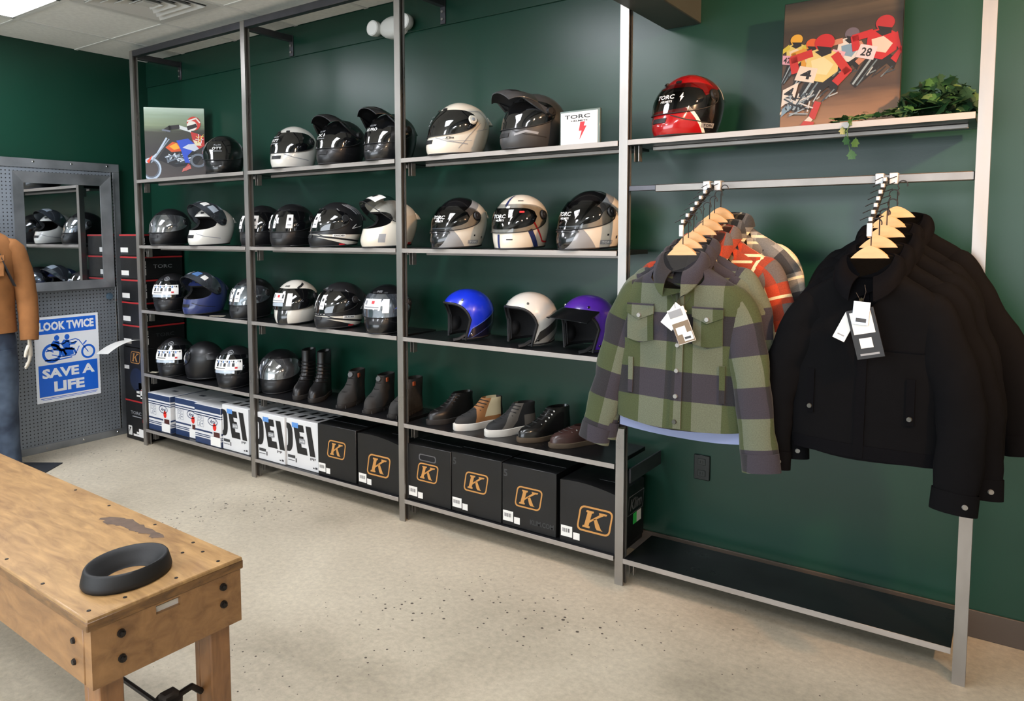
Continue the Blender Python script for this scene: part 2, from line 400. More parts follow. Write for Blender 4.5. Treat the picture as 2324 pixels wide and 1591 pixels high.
# ------------------------------------------------------------------ helmets
def pchip(xs, ys, n=240):
    xs = np.array(xs, float); ys = np.array(ys, float); h = np.diff(xs); dl = np.diff(ys) / h; m = np.zeros(len(xs))
    m[0], m[-1] = dl[0], dl[-1]
    for i in range(1, len(xs) - 1):
        if dl[i - 1] * dl[i] > 0:
            w1, w2 = 2 * h[i] + h[i - 1], h[i] + 2 * h[i - 1]; m[i] = (w1 + w2) / (w1 / dl[i - 1] + w2 / dl[i])
    t = np.linspace(xs[0], xs[-1], n); k = np.clip(np.searchsorted(xs, t, 'right') - 1, 0, len(h) - 1); s = (t - xs[k]) / h[k]
    y = (1 + 2 * s) * (1 - s) ** 2 * ys[k] + s * (1 - s) ** 2 * h[k] * m[k] + s * s * (3 - 2 * s) * ys[k + 1] + s * s * (s - 1) * h[k] * m[k + 1]
    return t, y
class Shell:
    def __init__(s, kind):
        hs = [0, .06, .15, .27, .4, .53, .65, .76, .85, .92, .965, .99, 1.0]
        if kind == 'open':
            s.H = .252
            a = [.108, .112, .116, .121, .125, .125, .120, .108, .091, .070, .047, .026, 0]
            f = [.108, .110, .114, .122, .128, .130, .126, .115, .097, .074, .050, .027, 0]
            b = [.104, .112, .121, .131, .138, .140, .134, .121, .101, .077, .052, .028, 0]
        elif kind == 'retro':
            s.H = .258
            a = [.104, .110, .117, .123, .126, .126, .121, .109, .092, .070, .047, .026, 0]
            f = [.146, .150, .153, .152, .147, .140, .129, .115, .096, .073, .049, .027, 0]
            b = [.108, .115, .124, .133, .139, .140, .134, .121, .101, .077, .052, .028, 0]
        else:
            s.H = .256
            a = [.098, .105, .113, .120, .125, .126, .120, .108, .090, .068, .046, .025, 0]
            f = [.158, .166, .170, .163, .152, .143, .129, .110, .090, .067, .045, .024, 0]
            b = [.098, .108, .121, .133, .143, .149, .147, .134, .112, .085, .056, .030, 0]
        s.t, s.A = pchip(hs, a); _, s.Fr = pchip(hs, f); _, s.B = pchip(hs, b); s.kind = kind
    def raw(s, ph, z):
        h = min(max(z / s.H, 0), 1); a = np.interp(h, s.t, s.A); f = np.interp(h, s.t, s.Fr); b = np.interp(h, s.t, s.B)
        if s.kind == 'open':
            g = max(0., 1 - z / .125); ph = ph - math.copysign(1, ph) * .34 * g * g * math.exp(-((abs(ph) - 1.25) / .6) ** 2) if ph else ph
        cs, sn = math.cos(ph), math.sin(ph)
        return Vector((a * sn, -(f if cs > 0 else b) * cs, z))
    def S(s, ph, z, off=0.):
        p = s.raw(ph, z)
        if off:
            du = s.raw(ph + .02, z) - s.raw(ph - .02, z); dv = s.raw(ph, min(z + .004, s.H * .998)) - s.raw(ph, max(z - .004, 0))
            n = du.cross(dv)
            if n.length > 1e-9: p = p + n.normalized() * off
        return p
SH = {k: Shell(k) for k in ('full', 'retro', 'open')}
ZM, ZH, PHP = .146, .044, math.radians(75)
def port(kind, ph):
    q = abs(ph) / PHP
    if kind == 'open':
        e = (1 - q ** 4.0) ** (1 / 2.6) if q < 1 else 0.
        return -.001, .004 + .182 * e
    e = (1 - q ** 3.2) ** (1 / 2.4) if q < 1 else 0.
    hh = ZH * (1.12 if kind == 'retro' else 1)
    c = ZM - (.004 if kind == 'retro' else 0) + .01 * q * q
    return c - hh * e - .0003, c + hh * e + .0003
_hm = {}
def helmet_meshes(kind):
    if kind in _hm: return _hm[kind]
    sh = SH[kind]; NC = 72; n1, n2, n3 = 7, 5, 13; V = []; rows = n1 + n2 + n3 + 1
    for j in range(NC):
        ph = -PI + 2 * PI * j / NC; z1, z2 = port(kind, ph); z1 = max(z1, .002); z2 = max(z2, z1 + .0006)
        z0 = .014 * (1 - math.cos(ph)) / 2 if kind != 'open' else .02 * (1 - math.cos(ph)) / 2 - .0
        z1 = max(z1, z0 + .001); z2 = max(z2, z1 + .0006)
        zs = [z0 + (z1 - z0) * k / n1 for k in range(n1)] + [z1 + (z2 - z1) * k / n2 for k in range(n2)] + [z2 + (sh.H * .996 - z2) * math.sin(PI / 2 * k / n3) for k in range(n3 + 1)]
        V.append([sh.raw(ph, z) for z in zs])
    verts = [p for c in V for p in c]; top = len(verts); verts.append(Vector((0, 0, sh.H)))
    idx = lambda j, k: (j % NC) * rows + k
    faces = []
    for j in range(NC):
        pa, pb = abs(-PI + 2 * PI * j / NC), abs(-PI + 2 * PI * ((j + 1)) / NC)
        inp = pa <= PHP + 1e-6 and pb <= PHP + 1e-6
        for k in range(rows - 1):
            if inp and (n1 <= k < n1 + n2 or (kind == 'open' and k < n1 + n2)): continue
            faces.append((idx(j, k), idx(j + 1, k), idx(j + 1, k + 1), idx(j, k + 1)))
        faces.append((idx(j, rows - 1), idx(j + 1, rows - 1), top))
    ec = {}
    for f in faces:
        for a, b in zip(f, f[1:] + f[:1]): ec.setdefault((min(a, b), max(a, b)), []).append((a, b))
    bd = [e[0] for e in ec.values() if len(e) == 1]
    cen = Vector((0, 0.0, .115)); o = len(verts)
    lv = list(verts) + [cen + (p - cen) * (.86 if kind != 'open' else .85) for p in verts]
    lf = [tuple(i + o for i in f[::-1]) for f in faces] + [(b, a, a + o, b + o) for a, b in bd]
    # edge loop of the port, for a trim
    used = sorted({i for e in bd for i in e})
    _hm[kind] = ([tuple(v) for v in verts], faces, [tuple(v) for v in lv], lf); return _hm[kind]
def patch(mb, fn, p0, p1, z0, z1, off, thick=0., nu=8, nv=4, mi=0):
    d = math.radians
    f = lambda u, v: fn(d(p0 + (p1 - p0) * u), z0 + (z1 - z0) * v, off)
    if thick: mb.slab(lambda u, v: fn(d(p0 + (p1 - p0) * u), z0 + (z1 - z0) * v, off + thick), nu, nv, f, mi)
    else: mb.grid(f, nu, nv, mi)
def strip(mb, fn, path, w, off, mi=0, ns=6):
    """band along a polyline given in (degrees, z)"""
    pts = []
    for a, b in zip(path[:-1], path[1:]):
        for k in range(ns): pts.append((a[0] + (b[0] - a[0]) * k / ns, a[1] + (b[1] - a[1]) * k / ns))
    pts.append(path[-1]); R_ = .135; A, B = [], []
    for i, p in enumerate(pts):
        q0 = pts[max(i - 1, 0)]; q1 = pts[min(i + 1, len(pts) - 1)]
        dx, dz = math.radians(q1[0] - q0[0]) * R_, q1[1] - q0[1]; l = math.hypot(dx, dz) or 1; nx, nz = -dz / l * w / 2, dx / l * w / 2
        A.append(fn(math.radians(p[0]) + nx / R_, p[1] + nz, off)); B.append(fn(math.radians(p[0]) - nx / R_, p[1] - nz, off))
    mb.loft([A, B], mi, ring_closed=False)
VPH = math.radians(101)
def visor_fn(kind, open_ang=0., off=.0045):
    sh = SH[kind]; zs = 1.1 if kind == 'retro' else 1.
    pz, py = .160, sh.S(math.radians(92), .160).y
    def edge(ph):
        q = abs(ph) / VPH; hh = .0535 * zs * max(0, 1 - q ** 3.0) ** .5 + .007; c = ZM - (.004 if kind == 'retro' else 0) + .015 * q * q
        return c - hh, c + hh
    def fn(ph, z, extra=0.):
        p = sh.S(ph, z, off + extra)
        if open_ang:
            a = -open_ang; y, zz = p.y - py, p.z - pz; g = 1.05
            p = Vector((p.x * 1.03, py + (y * math.cos(a) - zz * math.sin(a)) * g, pz + (y * math.sin(a) + zz * math.cos(a)) * g))
        return p
    return fn, edge
def visor_mats():
    D = {}
    D['dark'] = pm('dark_smoke_visor', '#0b0c0e', .06, 0, coat=1., spec=.7)
    D['mirror'] = pm('mirror_visor', '#8f98a3', .06, .85, coat=1., var=.5, vscale=9.)
    D['iridium'] = pm('silver_visor', '#a3a6aa', .08, .85, coat=1., var=.6, vscale=14.)
    m, nt, b = nmat('clear_visor'); out = nt.nodes['Material Output']
    tr = N(nt, 'ShaderNodeBsdfTransparent'); tr.inputs[0].default_value = (.62, .64, .66, 1); gl = N(nt, 'ShaderNodeBsdfGlossy', i={'Roughness': .04}); gl.inputs[0].default_value = (1, 1, 1, 1)
    lw = N(nt, 'ShaderNodeFresnel', i={'IOR': 1.6}); mx = N(nt, 'ShaderNodeMixShader'); L(nt, lw.outputs[0], mx.inputs[0]); L(nt, tr.outputs[0], mx.inputs[1]); L(nt, gl.outputs[0], mx.inputs[2]); L(nt, mx.outputs[0], out.inputs[0])
    D['clear'] = m; return D
VM = visor_mats()
LINER = get('black_liner', '#0d0d0f', .85)
RUB = get('black_rubber', '#121214', .6)
WPRINT = get('white_print', '#e8e8e6', .5); BPRINT = get('black_print', '#151517', .5); GPRINT = get('grey_print', '#8d8f92', .5); RPRINT = get('red_print', '#c3232b', .5)
CHROME = get('chrome', '#c8c8c8', .12, 1.)
STICK = get('sticker_paper', '#e9e7e2', .45); FILM = get('sticker_film', '#b9c4cf', .15, .2); BLUEF = get('blue_film', '#5f86bd', .15, .2)
PAINT = {}
def paint(n):
    P = {'black': ('#0f1012', .28, .5), 'matte_black': ('#121214', .42, .1), 'white': ('#d9d6ce', .22, .7), 'warm_white': ('#d8d0c0', .22, .7), 'graphite': ('#3a3a3b', .42, .1), 'silver_white': ('#c5c3bd', .3, .6), 'navy': ('#2a3566', .32, .5), 'blue': ('#1834c4', .28, .6), 'purple': ('#4b2391', .3, .6)}
    if n not in PAINT: c, r, ct = P[n]; PAINT[n] = pm('shell_' + n, c, r, 0, coat=ct, var=.03)
    return PAINT[n]
def helmet(label, x, z, y=.14, rot=0., kind='full', shell='black', visor='dark', vopen=0., peak=None, sc=1., chin=None, marks=(), vents=True, spoiler=True, group='helmets on the shelves', pivot=None, tape=None, logo=None, name='motorcycle_helmet'):
    sh = SH[kind]; t = thing(name, label, 'helmet', (x, y, z + .0005), math.radians(rot), group, sc)
    v, f, lv, lf = helmet_meshes(kind)
    sm = paint(shell) if isinstance(shell, str) else shell
    b = MB(); b.add(v, f); b.obj('shell', sm, t, ang=60)
    b = MB(); b.add(lv, lf); b.obj('liner', LINER, t, ang=60, recalc=False)
    Sf = lambda ph, zz, off=0.: sh.S(ph, zz, off)
    # rubber beading at the neck
    b = MB(); b.tube([sh.S(-PI + 2 * PI * k / 48, .004 + .014 * (1 - math.cos(-PI + 2 * PI * k / 48)) / 2) * 1.0 for k in range(48)] if kind != 'open' else [sh.S(math.radians(62 + 236 * k / 40), .006 + .02 * (1 - math.cos(math.radians(62 + 236 * k / 40))) / 2) for k in range(41)], .0042, 6, closed=(kind != 'open')); b.obj('neck_beading', RUB, t)
    if kind == 'open':
        path = []
        for k in range(-15, 16):
            ph = math.radians(5 * k); path.append(sh.S(ph, max(port(kind, ph)[1], .006)))
        b = MB(); b.tube(path, .0062, 8); b.obj('edge_trim', RUB, t)
        for sd in (-1, 1):
            b = MB(); pad = [[sh.raw(math.radians(sd * (68 + 30 * u)), .012 + .105 * w_) * (.93 if 1 else 1) for u in (0, .33, .66, 1)] for w_ in (0, .25, .5, .75, 1)]
            b.slab(lambda u, w_: sh.raw(math.radians(sd * (66 + 40 * u)), .012 + .11 * w_).lerp(Vector((0, 0, .07)), .07), 6, 6, lambda u, w_: sh.raw(math.radians(sd * (66 + 40 * u)), .012 + .11 * w_).lerp(Vector((0, 0, .07)), .07 + .2 * math.sin(PI * min(max(u, .02), .98)) * math.sin(PI * min(max(w_, .02), .98)) + .02)); b.obj('cheek_pad', LINER, t)
            for (pd, pz) in ((82, .035), (50, .205)):
                p = sh.S(math.radians(sd * pd), pz); n = (sh.S(math.radians(sd * pd), pz, .01) - p).normalized()
                MB().cyl(p, p + n * .004, .007, .005, 10).obj('snap_stud', CHROME, t)
        b = MB(); b.tube([(.085, -.055, .03), (.075, -.085, .012), (.06, -.11, .006)], (.009), 6); b.obj('chin_strap', RUB, t)
    else:
        fn, edge = visor_fn(kind, math.radians(vopen))
        b = MB(); nu, nv = 44, 7; rows = []
        for j in range(nv + 1):
            r = []
            for i in range(nu + 1):
                ph = -VPH + 2 * VPH * i / nu; a, c = edge(ph); r.append(fn(ph, a + (c - a) * j / nv, .0025 * math.sin(PI * j / nv)))
            rows.append(r)
        b.loft(rows, 0, ring_closed=False); vo = b.obj('visor', VM[visor], t, ang=70)
        b = MB(); lp = [fn(-VPH + 2 * VPH * i / nu, edge(-VPH + 2 * VPH * i / nu)[0], .001) for i in range(nu + 1)]; b.tube(lp, .0022, 5); b.obj('visor_rim', RUB, vo)
        pm_ = pivot or RUB
        for sd in (-1, 1):
            p = sh.S(math.radians(92 * sd), .160, .004); n = (sh.S(math.radians(92 * sd), .160, .02) - p).normalized()
            pv = MB().cyl(p - n * .002, p + n * .008, .024, .018, 20).obj('visor_pivot', pm_, t); MB().cyl(p + n * .008, p + n * .0105, .009, .007, 12).obj('pivot_screw', GPRINT if pivot not in (None, RUB) else RUB, pv)
        if vents:
            for sd in (-1, 1):
                b = MB(); patch(b, Sf, sd * 14, sd * 26, .209, .216, .001, .006, 5, 2); b.obj('brow_vent', RUB, t)
            b = MB(); patch(b, Sf, -16, 16, .052, .07, .0005, .003, 8, 2); b.obj('chin_vent', RUB, t)
            for sd in (-1, 1):
                b = MB(); strip(b, Sf, [(sd * 22, .08), (sd * 48, .062), (sd * 85, .05)], .004, .0012); b.obj('shell_seam', RUB if chin is None else chin, t)
        if spoiler:
            b = MB(); fnp = lambda u, w_: sh.S(math.radians(150 + 60 * u), .150 + .035 * w_, .002 + .022 * (1 - w_) * math.sin(PI * u) ** .5)
            b.slab(fnp, 10, 4, lambda u, w_: sh.S(math.radians(150 + 60 * u), .150 + .035 * w_, -.002)); b.obj('rear_spoiler', sm, t)
    if peak:
        b = MB(); up_ = peak.get('up', .05); ln = peak.get('len', .17)
        def pk(u, w_):
            s_ = 2 * u - 1; wd_ = (.098 + .012 * math.sin(PI * w_)) * (1 - .28 * w_ ** 2)
            return Vector((s_ * wd_, -.045 - ln * w_ * (1 - .16 * s_ * s_), .250 + up_ * w_ - .03 * w_ ** 4 - (.052 - .018 * w_) * abs(s_) ** 2.4))
        b.slab(lambda u, w_: pk(u, w_) + Vector((0, 0, .004)), 16, 12, pk); po = b.obj('peak', peak['mat'], t)
        for sd in (-1, 1):
            b = MB(); a0 = pk(.5 + sd * .5, .05); a1 = pk(.5 + sd * .5, .62); pv = Vector((sd * .131, .0, .165)); pv2 = Vector((sd * .13, -.03, .15))
            w3 = Vector((sd * .006, 0, 0)); ring = [a0, a1, pv2, pv]
            b.loft([[p - w3 for p in ring], [p + w3 for p in ring]], 0, True, True); b.obj('peak_arm', peak['mat'], po, smooth=False)
            MB().cyl((sd * .13, -.012, .162), (sd * .145, -.012, .162), .016, .013, 14).obj('peak_screw', RUB, po)
        for sd in (-1, 1):
            b = MB(); b.grid(lambda u, w_: pk(.5 + sd * (.12 + .2 * u), .45 + .3 * w_) + Vector((0, 0, .0052)), 4, 4); b.obj('peak_slot', RUB, po)
    fv = (visor_fn(kind, math.radians(vopen))[0]) if kind != 'open' else None
    for mk in marks:
        ty, on_, nm, mt = mk[:4]; a = mk[4:]; b = MB(); g = (lambda ph, zz, o: fv(ph, zz, o)) if on_ == 'v' else (lambda ph, zz, o: sh.S(ph, zz, o))
        if ty == 'rect': patch(b, g, a[0], a[1], a[2], a[3], a[4] if len(a) > 4 else .0042 if on_ == 'v' else .0012)
        elif ty == 'block': patch(b, g, a[0], a[1], a[2], a[3], .0, a[4])
        elif ty == 'strip': strip(b, g, a[0], a[1], .0042 if on_ == 'v' else .0014)
        elif ty == 'text':
            s_, pc, zc_, h_, wdt, rt_ = a[:6]
            put_text(b, s_, 0, 0, h_, lambda X_, Y_: g(math.radians(pc) + X_ / .14, zc_ + Y_, .0052 if on_ == 'v' else .0022), w=wdt, bold=.02, shear=a[6] if len(a) > 6 else 0, rot=math.radians(rt_))
        elif ty == 'poly':
            for pl in a[0]: b.add([g(math.radians(p), zz, .005 if on_ == 'v' else .002) for p, zz in pl], [tuple(range(len(pl)))])
        elif ty == 'oval':
            pc, zc_, rx, rz = a[:4]; ring2d(b, ell(0, 0, rx, rz), ell(0, 0, rx * .84, rz * .74), lambda X_, Y_: g(math.radians(pc) + X_ / .14, zc_ + Y_, .002))
        b.obj(nm, mt, t)
    return t
def bolt_marks(pc, zc, h, mt, on_='v'):
    w = math.degrees(h * .3 / .14)
    return ('poly', on_, 'lightning_bolt', mt, [[(pc + .3 * w, zc + h / 2), (pc - .8 * w, zc - .02 * h), (pc + .1 * w, zc + .02 * h), (pc + .4 * w, zc + h * .2)], [(pc - .4 * w, zc - h / 2), (pc + .8 * w, zc + .08 * h), (pc - .1 * w, zc + .02 * h), (pc - .3 * w, zc - .12 * h)]])
def torc_visor(pc=10):
    return [('text', 'v', 'visor_lettering', WPRINT, 'TORC', pc - 14, .150, .017, .082, 0), ('text', 'v', 'visor_lettering', WPRINT, 'HELMETS', pc - 10, .132, .008, .052, 0), bolt_marks(pc + 15, .146, .036, WPRINT)]
def taped_visor(shift=0):
    m = [('rect', 'v', 'visor_sticker', STICK, -50 + shift, 40 + shift, .116, .178), ('rect', 'v', 'visor_sticker', FILM, -44 + shift, 20 + shift, .097, .115)]
    for k in range(14): m.append(('rect', 'v', 'sticker_print', (GPRINT, BPRINT, BLUEF)[k % 3], -46 + 6 * k + shift, -42 + 6 * k + shift, .166 - .004 * (k % 3), .172, .0052))
    for k in range(5): m.append(('rect', 'v', 'sticker_print', GPRINT if k % 2 else BPRINT, -36 + 12 * k + shift, -29 + 12 * k + shift, .138, .158, .0052))
    m.append(('rect', 'v', 'sticker_print', RPRINT, 20 + shift, 27 + shift, .126, .136, .0052)); m.append(('rect', 'v', 'sticker_print', BPRINT, -38 + shift, -6 + shift, .127, .131, .0052))
    return m
def label_visor(cols, red=False):
    m = []
    for p0, p1 in cols: m += [('rect', 'v', 'visor_sticker', STICK, p0, p1, .108, .184), ('rect', 'v', 'sticker_print', BPRINT if not red else RPRINT, p0 + (p1 - p0) * .3, p0 + (p1 - p0) * .7, .150, .166, .0052), ('rect', 'v', 'sticker_print', GPRINT, p0 + (p1 - p0) * .2, p0 + (p1 - p0) * .8, .124, .130, .0052)]
    return m
def arai_logo(pc=0): return [('oval', 's', 'logo_oval', GPRINT, pc, .222, .030, .013), ('text', 's', 'logo_lettering', GPRINT, 'Arai', pc, .222, .011, .034, 0, .3)]
def shoei_logo(pc=0, m=None): return [('text', 's', 'logo_lettering', m or GPRINT, 'SHOEI', pc, .221, .010, .05, 0)]
def klim_visor(big, p0=-8, third=True):
    m = [('text', 'v', 'visor_lettering', GPRINT, 'KLIM', p0, .178, .009, .048, 0), ('text', 'v', 'visor_lettering', WPRINT, big, p0, .157, .016, .064 if len(big) < 5 else .08, 0)]
    if third: m.append(('rect', 'v', 'visor_lettering', GPRINT, p0 - 14, p0 + 14, .138, .142))
    return m
Z1, Z2, Z3, Z4, Z5 = SZ
MB_ = paint('matte_black')
GRAPH = paint('graphite')
# --- top shelf
helmet('glossy black full-face helmet beside the small motorcycle picture', .80, Z1, rot=38, shell='black', marks=klim_visor('OTT', -2))
helmet('white full-face helmet with dark visor beside two peaked black helmets', 1.48, Z1, rot=8, shell='white', marks=klim_visor('OTT', -12), chin=GPRINT)
helmet('black peaked adventure helmet, the left one of two on the top shelf', 1.875, Z1, rot=4, shell='matte_black', marks=klim_visor('X1', -12), peak={'mat': MB_, 'up': .036, 'len': .15})
helmet('black carbon peaked helmet behind the post, lettered RS PRO on its visor', 2.245, Z1, rot=-4, shell=pm('carbon_weave', '#17181a', .3, 0, coat=.6, var=.35, vscale=90.), marks=klim_visor('RS PRO', 0, False), peak={'mat': paint('black'), 'up': .042, 'len': .155})
helmet('large white full-face helmet with smoked visor and grey line graphics', 2.70, Z1, rot=-27, shell='warm_white', chin=GPRINT, pivot=paint('warm_white'), sc=1.04, marks=klim_visor('OTT', -20) + [('text', 's', 'side_lettering', BPRINT, 'Klim', 52, .078, .012, .036, 0, .2), ('strip', 's', 'side_line', GPRINT, [(38, .075), (60, .062), (92, .066)], .0022), ('strip', 's', 'side_line', GPRINT, [(70, .03), (86, .09), (110, .15)], .003), ('strip', 's', 'side_line', GPRINT, [(86, .2), (115, .205), (130, .17), (118, .12)], .0022), ('strip', 's', 'side_line', GPRINT, [(100, .11), (140, .13), (165, .16)], .0022), ('rect', 's', 'vent_dot', BPRINT, 22, 26, .214, .220)])
helmet('matte graphite dual-sport helmet with a long peak beside the white sign', 3.13, Z1, rot=-24, shell='graphite', peak={'mat': GRAPH, 'up': .022, 'len': .165}, marks=[('text', 'v', 'visor_lettering', WPRINT, 'KLIM', -28, .172, .008, .04, 60), ('strip', 's', 'chin_vent_slot', GPRINT, [(28, .06), (48, .075), (70, .066)], .010)], sc=1.02)
red = gmat('red_black_shell', '#101013', [('#a01016', [(0, -.35, .94, .158)]), ('#6d0c10', [(0, -.35, .94, .158), (0, .9, .43, .098)]), ('#101013', [(0, .93, .36, .142)]), ('#e6e3de', [(0, .93, .36, .128), (0, -.93, -.36, -.142), (0, 0, 1, .15)]), ('#a01016', [(0, -.78, -.62, .018)]), ('#e6e3de', [(0, -.78, -.62, .006), (0, .78, .62, -.018), (0, 0, -1, -.12)])], .16, 1.)
helmet('red and black full-face helmet lettered on its clear visor, on the top shelf', 3.86, Z1, rot=-24, shell=red, visor='clear', marks=torc_visor(20) + [('rect', 's', 'maker_badge', GPRINT, 74, 98, .032, .05), ('text', 's', 'badge_lettering', BPRINT, 'TORC', 86, .041, .010, .046, 0)])
# --- second shelf
helmet('black full-face helmet with silver visor beside the raised-visor white helmet', .175, Z2, rot=14, shell='matte_black', visor='iridium')
helmet('white full-face helmet with its visor raised beside the end post', .655, Z2, rot=-4, shell='white', visor='mirror', vopen=58, chin=GPRINT, marks=[('rect', 'v', 'visor_sticker', FILM, -30, 6, .125, .17), ('rect', 'v', 'visor_sticker', STICK, 18, 34, .12, .16), ('rect', 'v', 'visor_sticker', FILM, 40, 62, .13, .17), ('rect', 'v', 'sticker_print', GPRINT, -26, -10, .14, .155, .0052)])
helmet('black helmet with white visor stickers standing behind the second post', 1.115, Z2, y=.185, rot=12, shell='matte_black', marks=label_visor([(-40, -18), (10, 30)]))
helmet('black helmet with three white visor stickers in the second bay', 1.45, Z2, rot=14, shell='matte_black', marks=label_visor([(-46, -30), (-14, -6), (22, 38)]) + [('rect', 's', 'neck_tag', GPRINT, 40, 66, .006, .011)])
grafA = gmat('black_white_graphic', '#1a1a1c', [('#d8d2c4', [(0, 0, -1, -.072), (0, .25, .97, .02)]), ('#1a1a1c', [(0, .12, .99, .040), (0, -.12, -.99, -.050)])], .4, .1)
gmk = [('strip', 's', 'silver_stripe', GPRINT, [(150, .246 - .004 * k), (165, .215), (176, .18)] if k < 0 else [(96 + 11 * k, .240), (116 + 10 * k, .215), (126 + 9 * k, .185)], .008) for k in range(4)] + [('strip', 's', 'side_flash', GPRINT, [(58, .2), (66, .205), (76, .19), (90, .185), (108, .15)], .004), ('strip', 's', 'side_flash', GPRINT, [(70, .215), (80, .2), (72, .188)], .004), ('strip', 's', 'side_flash', WPRINT, [(140, .12), (108, .105), (120, .13), (112, .115)], .003), ('rect', 's', 'badge', WPRINT, 66, 92, .058, .074), ('text', 's', 'badge_lettering', BPRINT, 'SHOEI', 79, .066, .009, .05, 0), ('rect', 's', 'red_tab', RPRINT, 80, 92, .010, .022)]
helmet('black helmet with silver stripes and white lower edge on the second shelf', 1.83, Z2, rot=-26, shell=grafA, marks=gmk + label_visor([(10, 26)]))
helmet('white modular helmet with visor raised, partly behind the third post', 2.235, Z2, rot=-26, shell='warm_white', visor='clear', vopen=50, pivot=RUB, chin=GPRINT, vents=False, marks=[('rect', 'v', 'visor_sticker', STICK, -10, 34, .118, .178), ('rect', 'v', 'sticker_print', BPRINT, 4, 14, .14, .165, .0052), ('rect', 's', 'red_tab', RPRINT, 120, 136, .018, .03), ('rect', 's', 'grey_panel', GPRINT, 50, 64, .03, .075)])
torc = gmat('white_grey_black_shell', '#d6d0c3', [('#8f9296', [(0, -.55, .83, .150)]), ('#131315', [(0, -.55, .83, .182)]), ('#8f9296', [(0, -.80, -.6, .036)]), ('#131315', [(0, -.93, .37, .150), (0, 0, -1, -.098)])], .2, .9)
tb = [('rect', 's', 'maker_badge', GPRINT, 76, 100, .026, .044), ('text', 's', 'badge_lettering', WPRINT, 'TORC', 88, .035, .010, .046, 0), ('rect', 's', 'vent_dot', BPRINT, 86, 89, .062, .070), ('rect', 's', 'vent_dot', BPRINT, 108, 112, .05, .062), ('block', 's', 'chin_spoiler', paint('black'), -38, 38, .075, .082, .006)]
helmet('white, grey and black full-face helmet lettered TORC beside the retro striped one', 2.70, Z2, rot=-14, shell=torc, visor='clear', marks=torc_visor(18) + tb, vents=False)
NAVY = get('navy_print', '#202c5c', .4)
helmet('cream retro full-face helmet with navy and red stripes', 3.06, Z2, rot=-6, kind='retro', shell='warm_white', visor='clear', vents=False, spoiler=False, pivot=RUB, marks=torc_visor(6) + [('strip', 's', 'navy_stripe', NAVY, [(0, .198), (0, .225), (0, .250)], .018), ('strip', 's', 'navy_stripe', NAVY, [(-6, .006), (-6, .07)], .014), ('strip', 's', 'red_stripe', RPRINT, [(68, .125), (92, .04), (100, .036), (150, .034)], .008), ('strip', 's', 'navy_stripe', NAVY, [(60, .092), (80, .01)], .022), ('rect', 'v', 'red_sticker', RPRINT, 36, 46, .166, .174), ('rect', 'v', 'visor_sticker', STICK, 6, 14, .186, .196), ('rect', 's', 'brow_vent_slot', RUB, 30, 46, .222, .226), ('rect', 's', 'chin_vent_slot', RUB, 14, 28, .044, .049)])
helmet('white and grey full-face helmet lettered TORC next to the plaid shirts', 3.43, Z2, rot=-26, shell=torc, visor='clear', marks=torc_visor(14) + tb + [('poly', 's', 'white_flash', WPRINT, [[(112, .1), (150, .13), (150, .16), (118, .125)]])], vents=False, sc=1.03)
# --- third shelf
helmet('black helmet with white-taped visor beside the blue helmet', .17, Z3, rot=34, shell='matte_black', marks=taped_visor(2) + arai_logo(0))
helmet('matte navy blue full-face helmet with its visor raised', .56, Z3, rot=2, shell='navy', visor='mirror', vopen=52, marks=[('rect', 'v', 'visor_sticker', FILM, -30, 0, .12, .168), ('rect', 'v', 'visor_sticker', BLUEF, 8, 28, .125, .17), ('rect', 'v', 'visor_sticker', STICK, 36, 50, .13, .165)])
helmet('black helmet with silver-white visor stickers behind the second post, third shelf', 1.03, Z3, y=.16, rot=6, shell='matte_black', visor='mirror', marks=label_visor([(-52, -34), (-24, -8), (0, 16)]))
shw = gmat('white_black_shell', '#d4d0c6', [('#141416', [(0, -.6, -.8, -.008), (-1, 0, 0, -.034), (0, 0, -1, -.1)]), ('#141416', [(0, .25, -.97, -.16), (0, .6, .8, .075), (0, -1, .2, -.04)])], .22, .8)
helmet('white helmet with black chin vent and stickered visor on third shelf', 1.47, Z3, rot=16, shell=shw, visor='dark', vents=False, marks=[('rect', 'v', 'visor_sticker', STICK, -46, 4, .128, .178), ('rect', 'v', 'visor_sticker', STICK, 10, 24, .108, .178), ('rect', 'v', 'sticker_print', RPRINT, -20, -12, .154, .168, .0052), ('rect', 'v', 'sticker_print', GPRINT, -40, -32, .15, .17, .0052), ('rect', 'v', 'sticker_print', BPRINT, -4, 1, .15, .172, .0052), ('rect', 'v', 'sticker_print', GPRINT, -42, 0, .134, .14, .0052), ('rect', 'v', 'visor_sticker', FILM, -44, 2, .106, .126)] + shoei_logo(-4, BPRINT) + [('strip', 's', 'black_flash', BPRINT, [(36, .21), (54, .225), (68, .238)], .012)])
helmet('black graphic helmet with white beaded lower edge on third shelf', 1.85, Z3, rot=-10, shell=grafA, marks=gmk[4:] + label_visor([(-30, -18), (4, 18)]) + shoei_logo(-12) + [('rect', 's', 'white_bead', WPRINT, -20 + 10 * k, -17 + 10 * k, .08, .084) for k in range(5)], visor='dark')
helmet('black helmet with stickered mirror visor beside the third post', 2.205, Z3, rot=18, shell='black', visor='mirror', marks=[('rect', 'v', 'visor_sticker', STICK, -40, 10, .13, .18), ('rect', 'v', 'visor_sticker', STICK, 15, 30, .112, .18), ('rect', 'v', 'sticker_print', RPRINT, -14, -6, .156, .17, .0052), ('rect', 'v', 'sticker_print', GPRINT, -36, -28, .15, .172, .0052), ('rect', 'v', 'sticker_print', GPRINT, -36, 6, .136, .142, .0052)] + shoei_logo(-4))
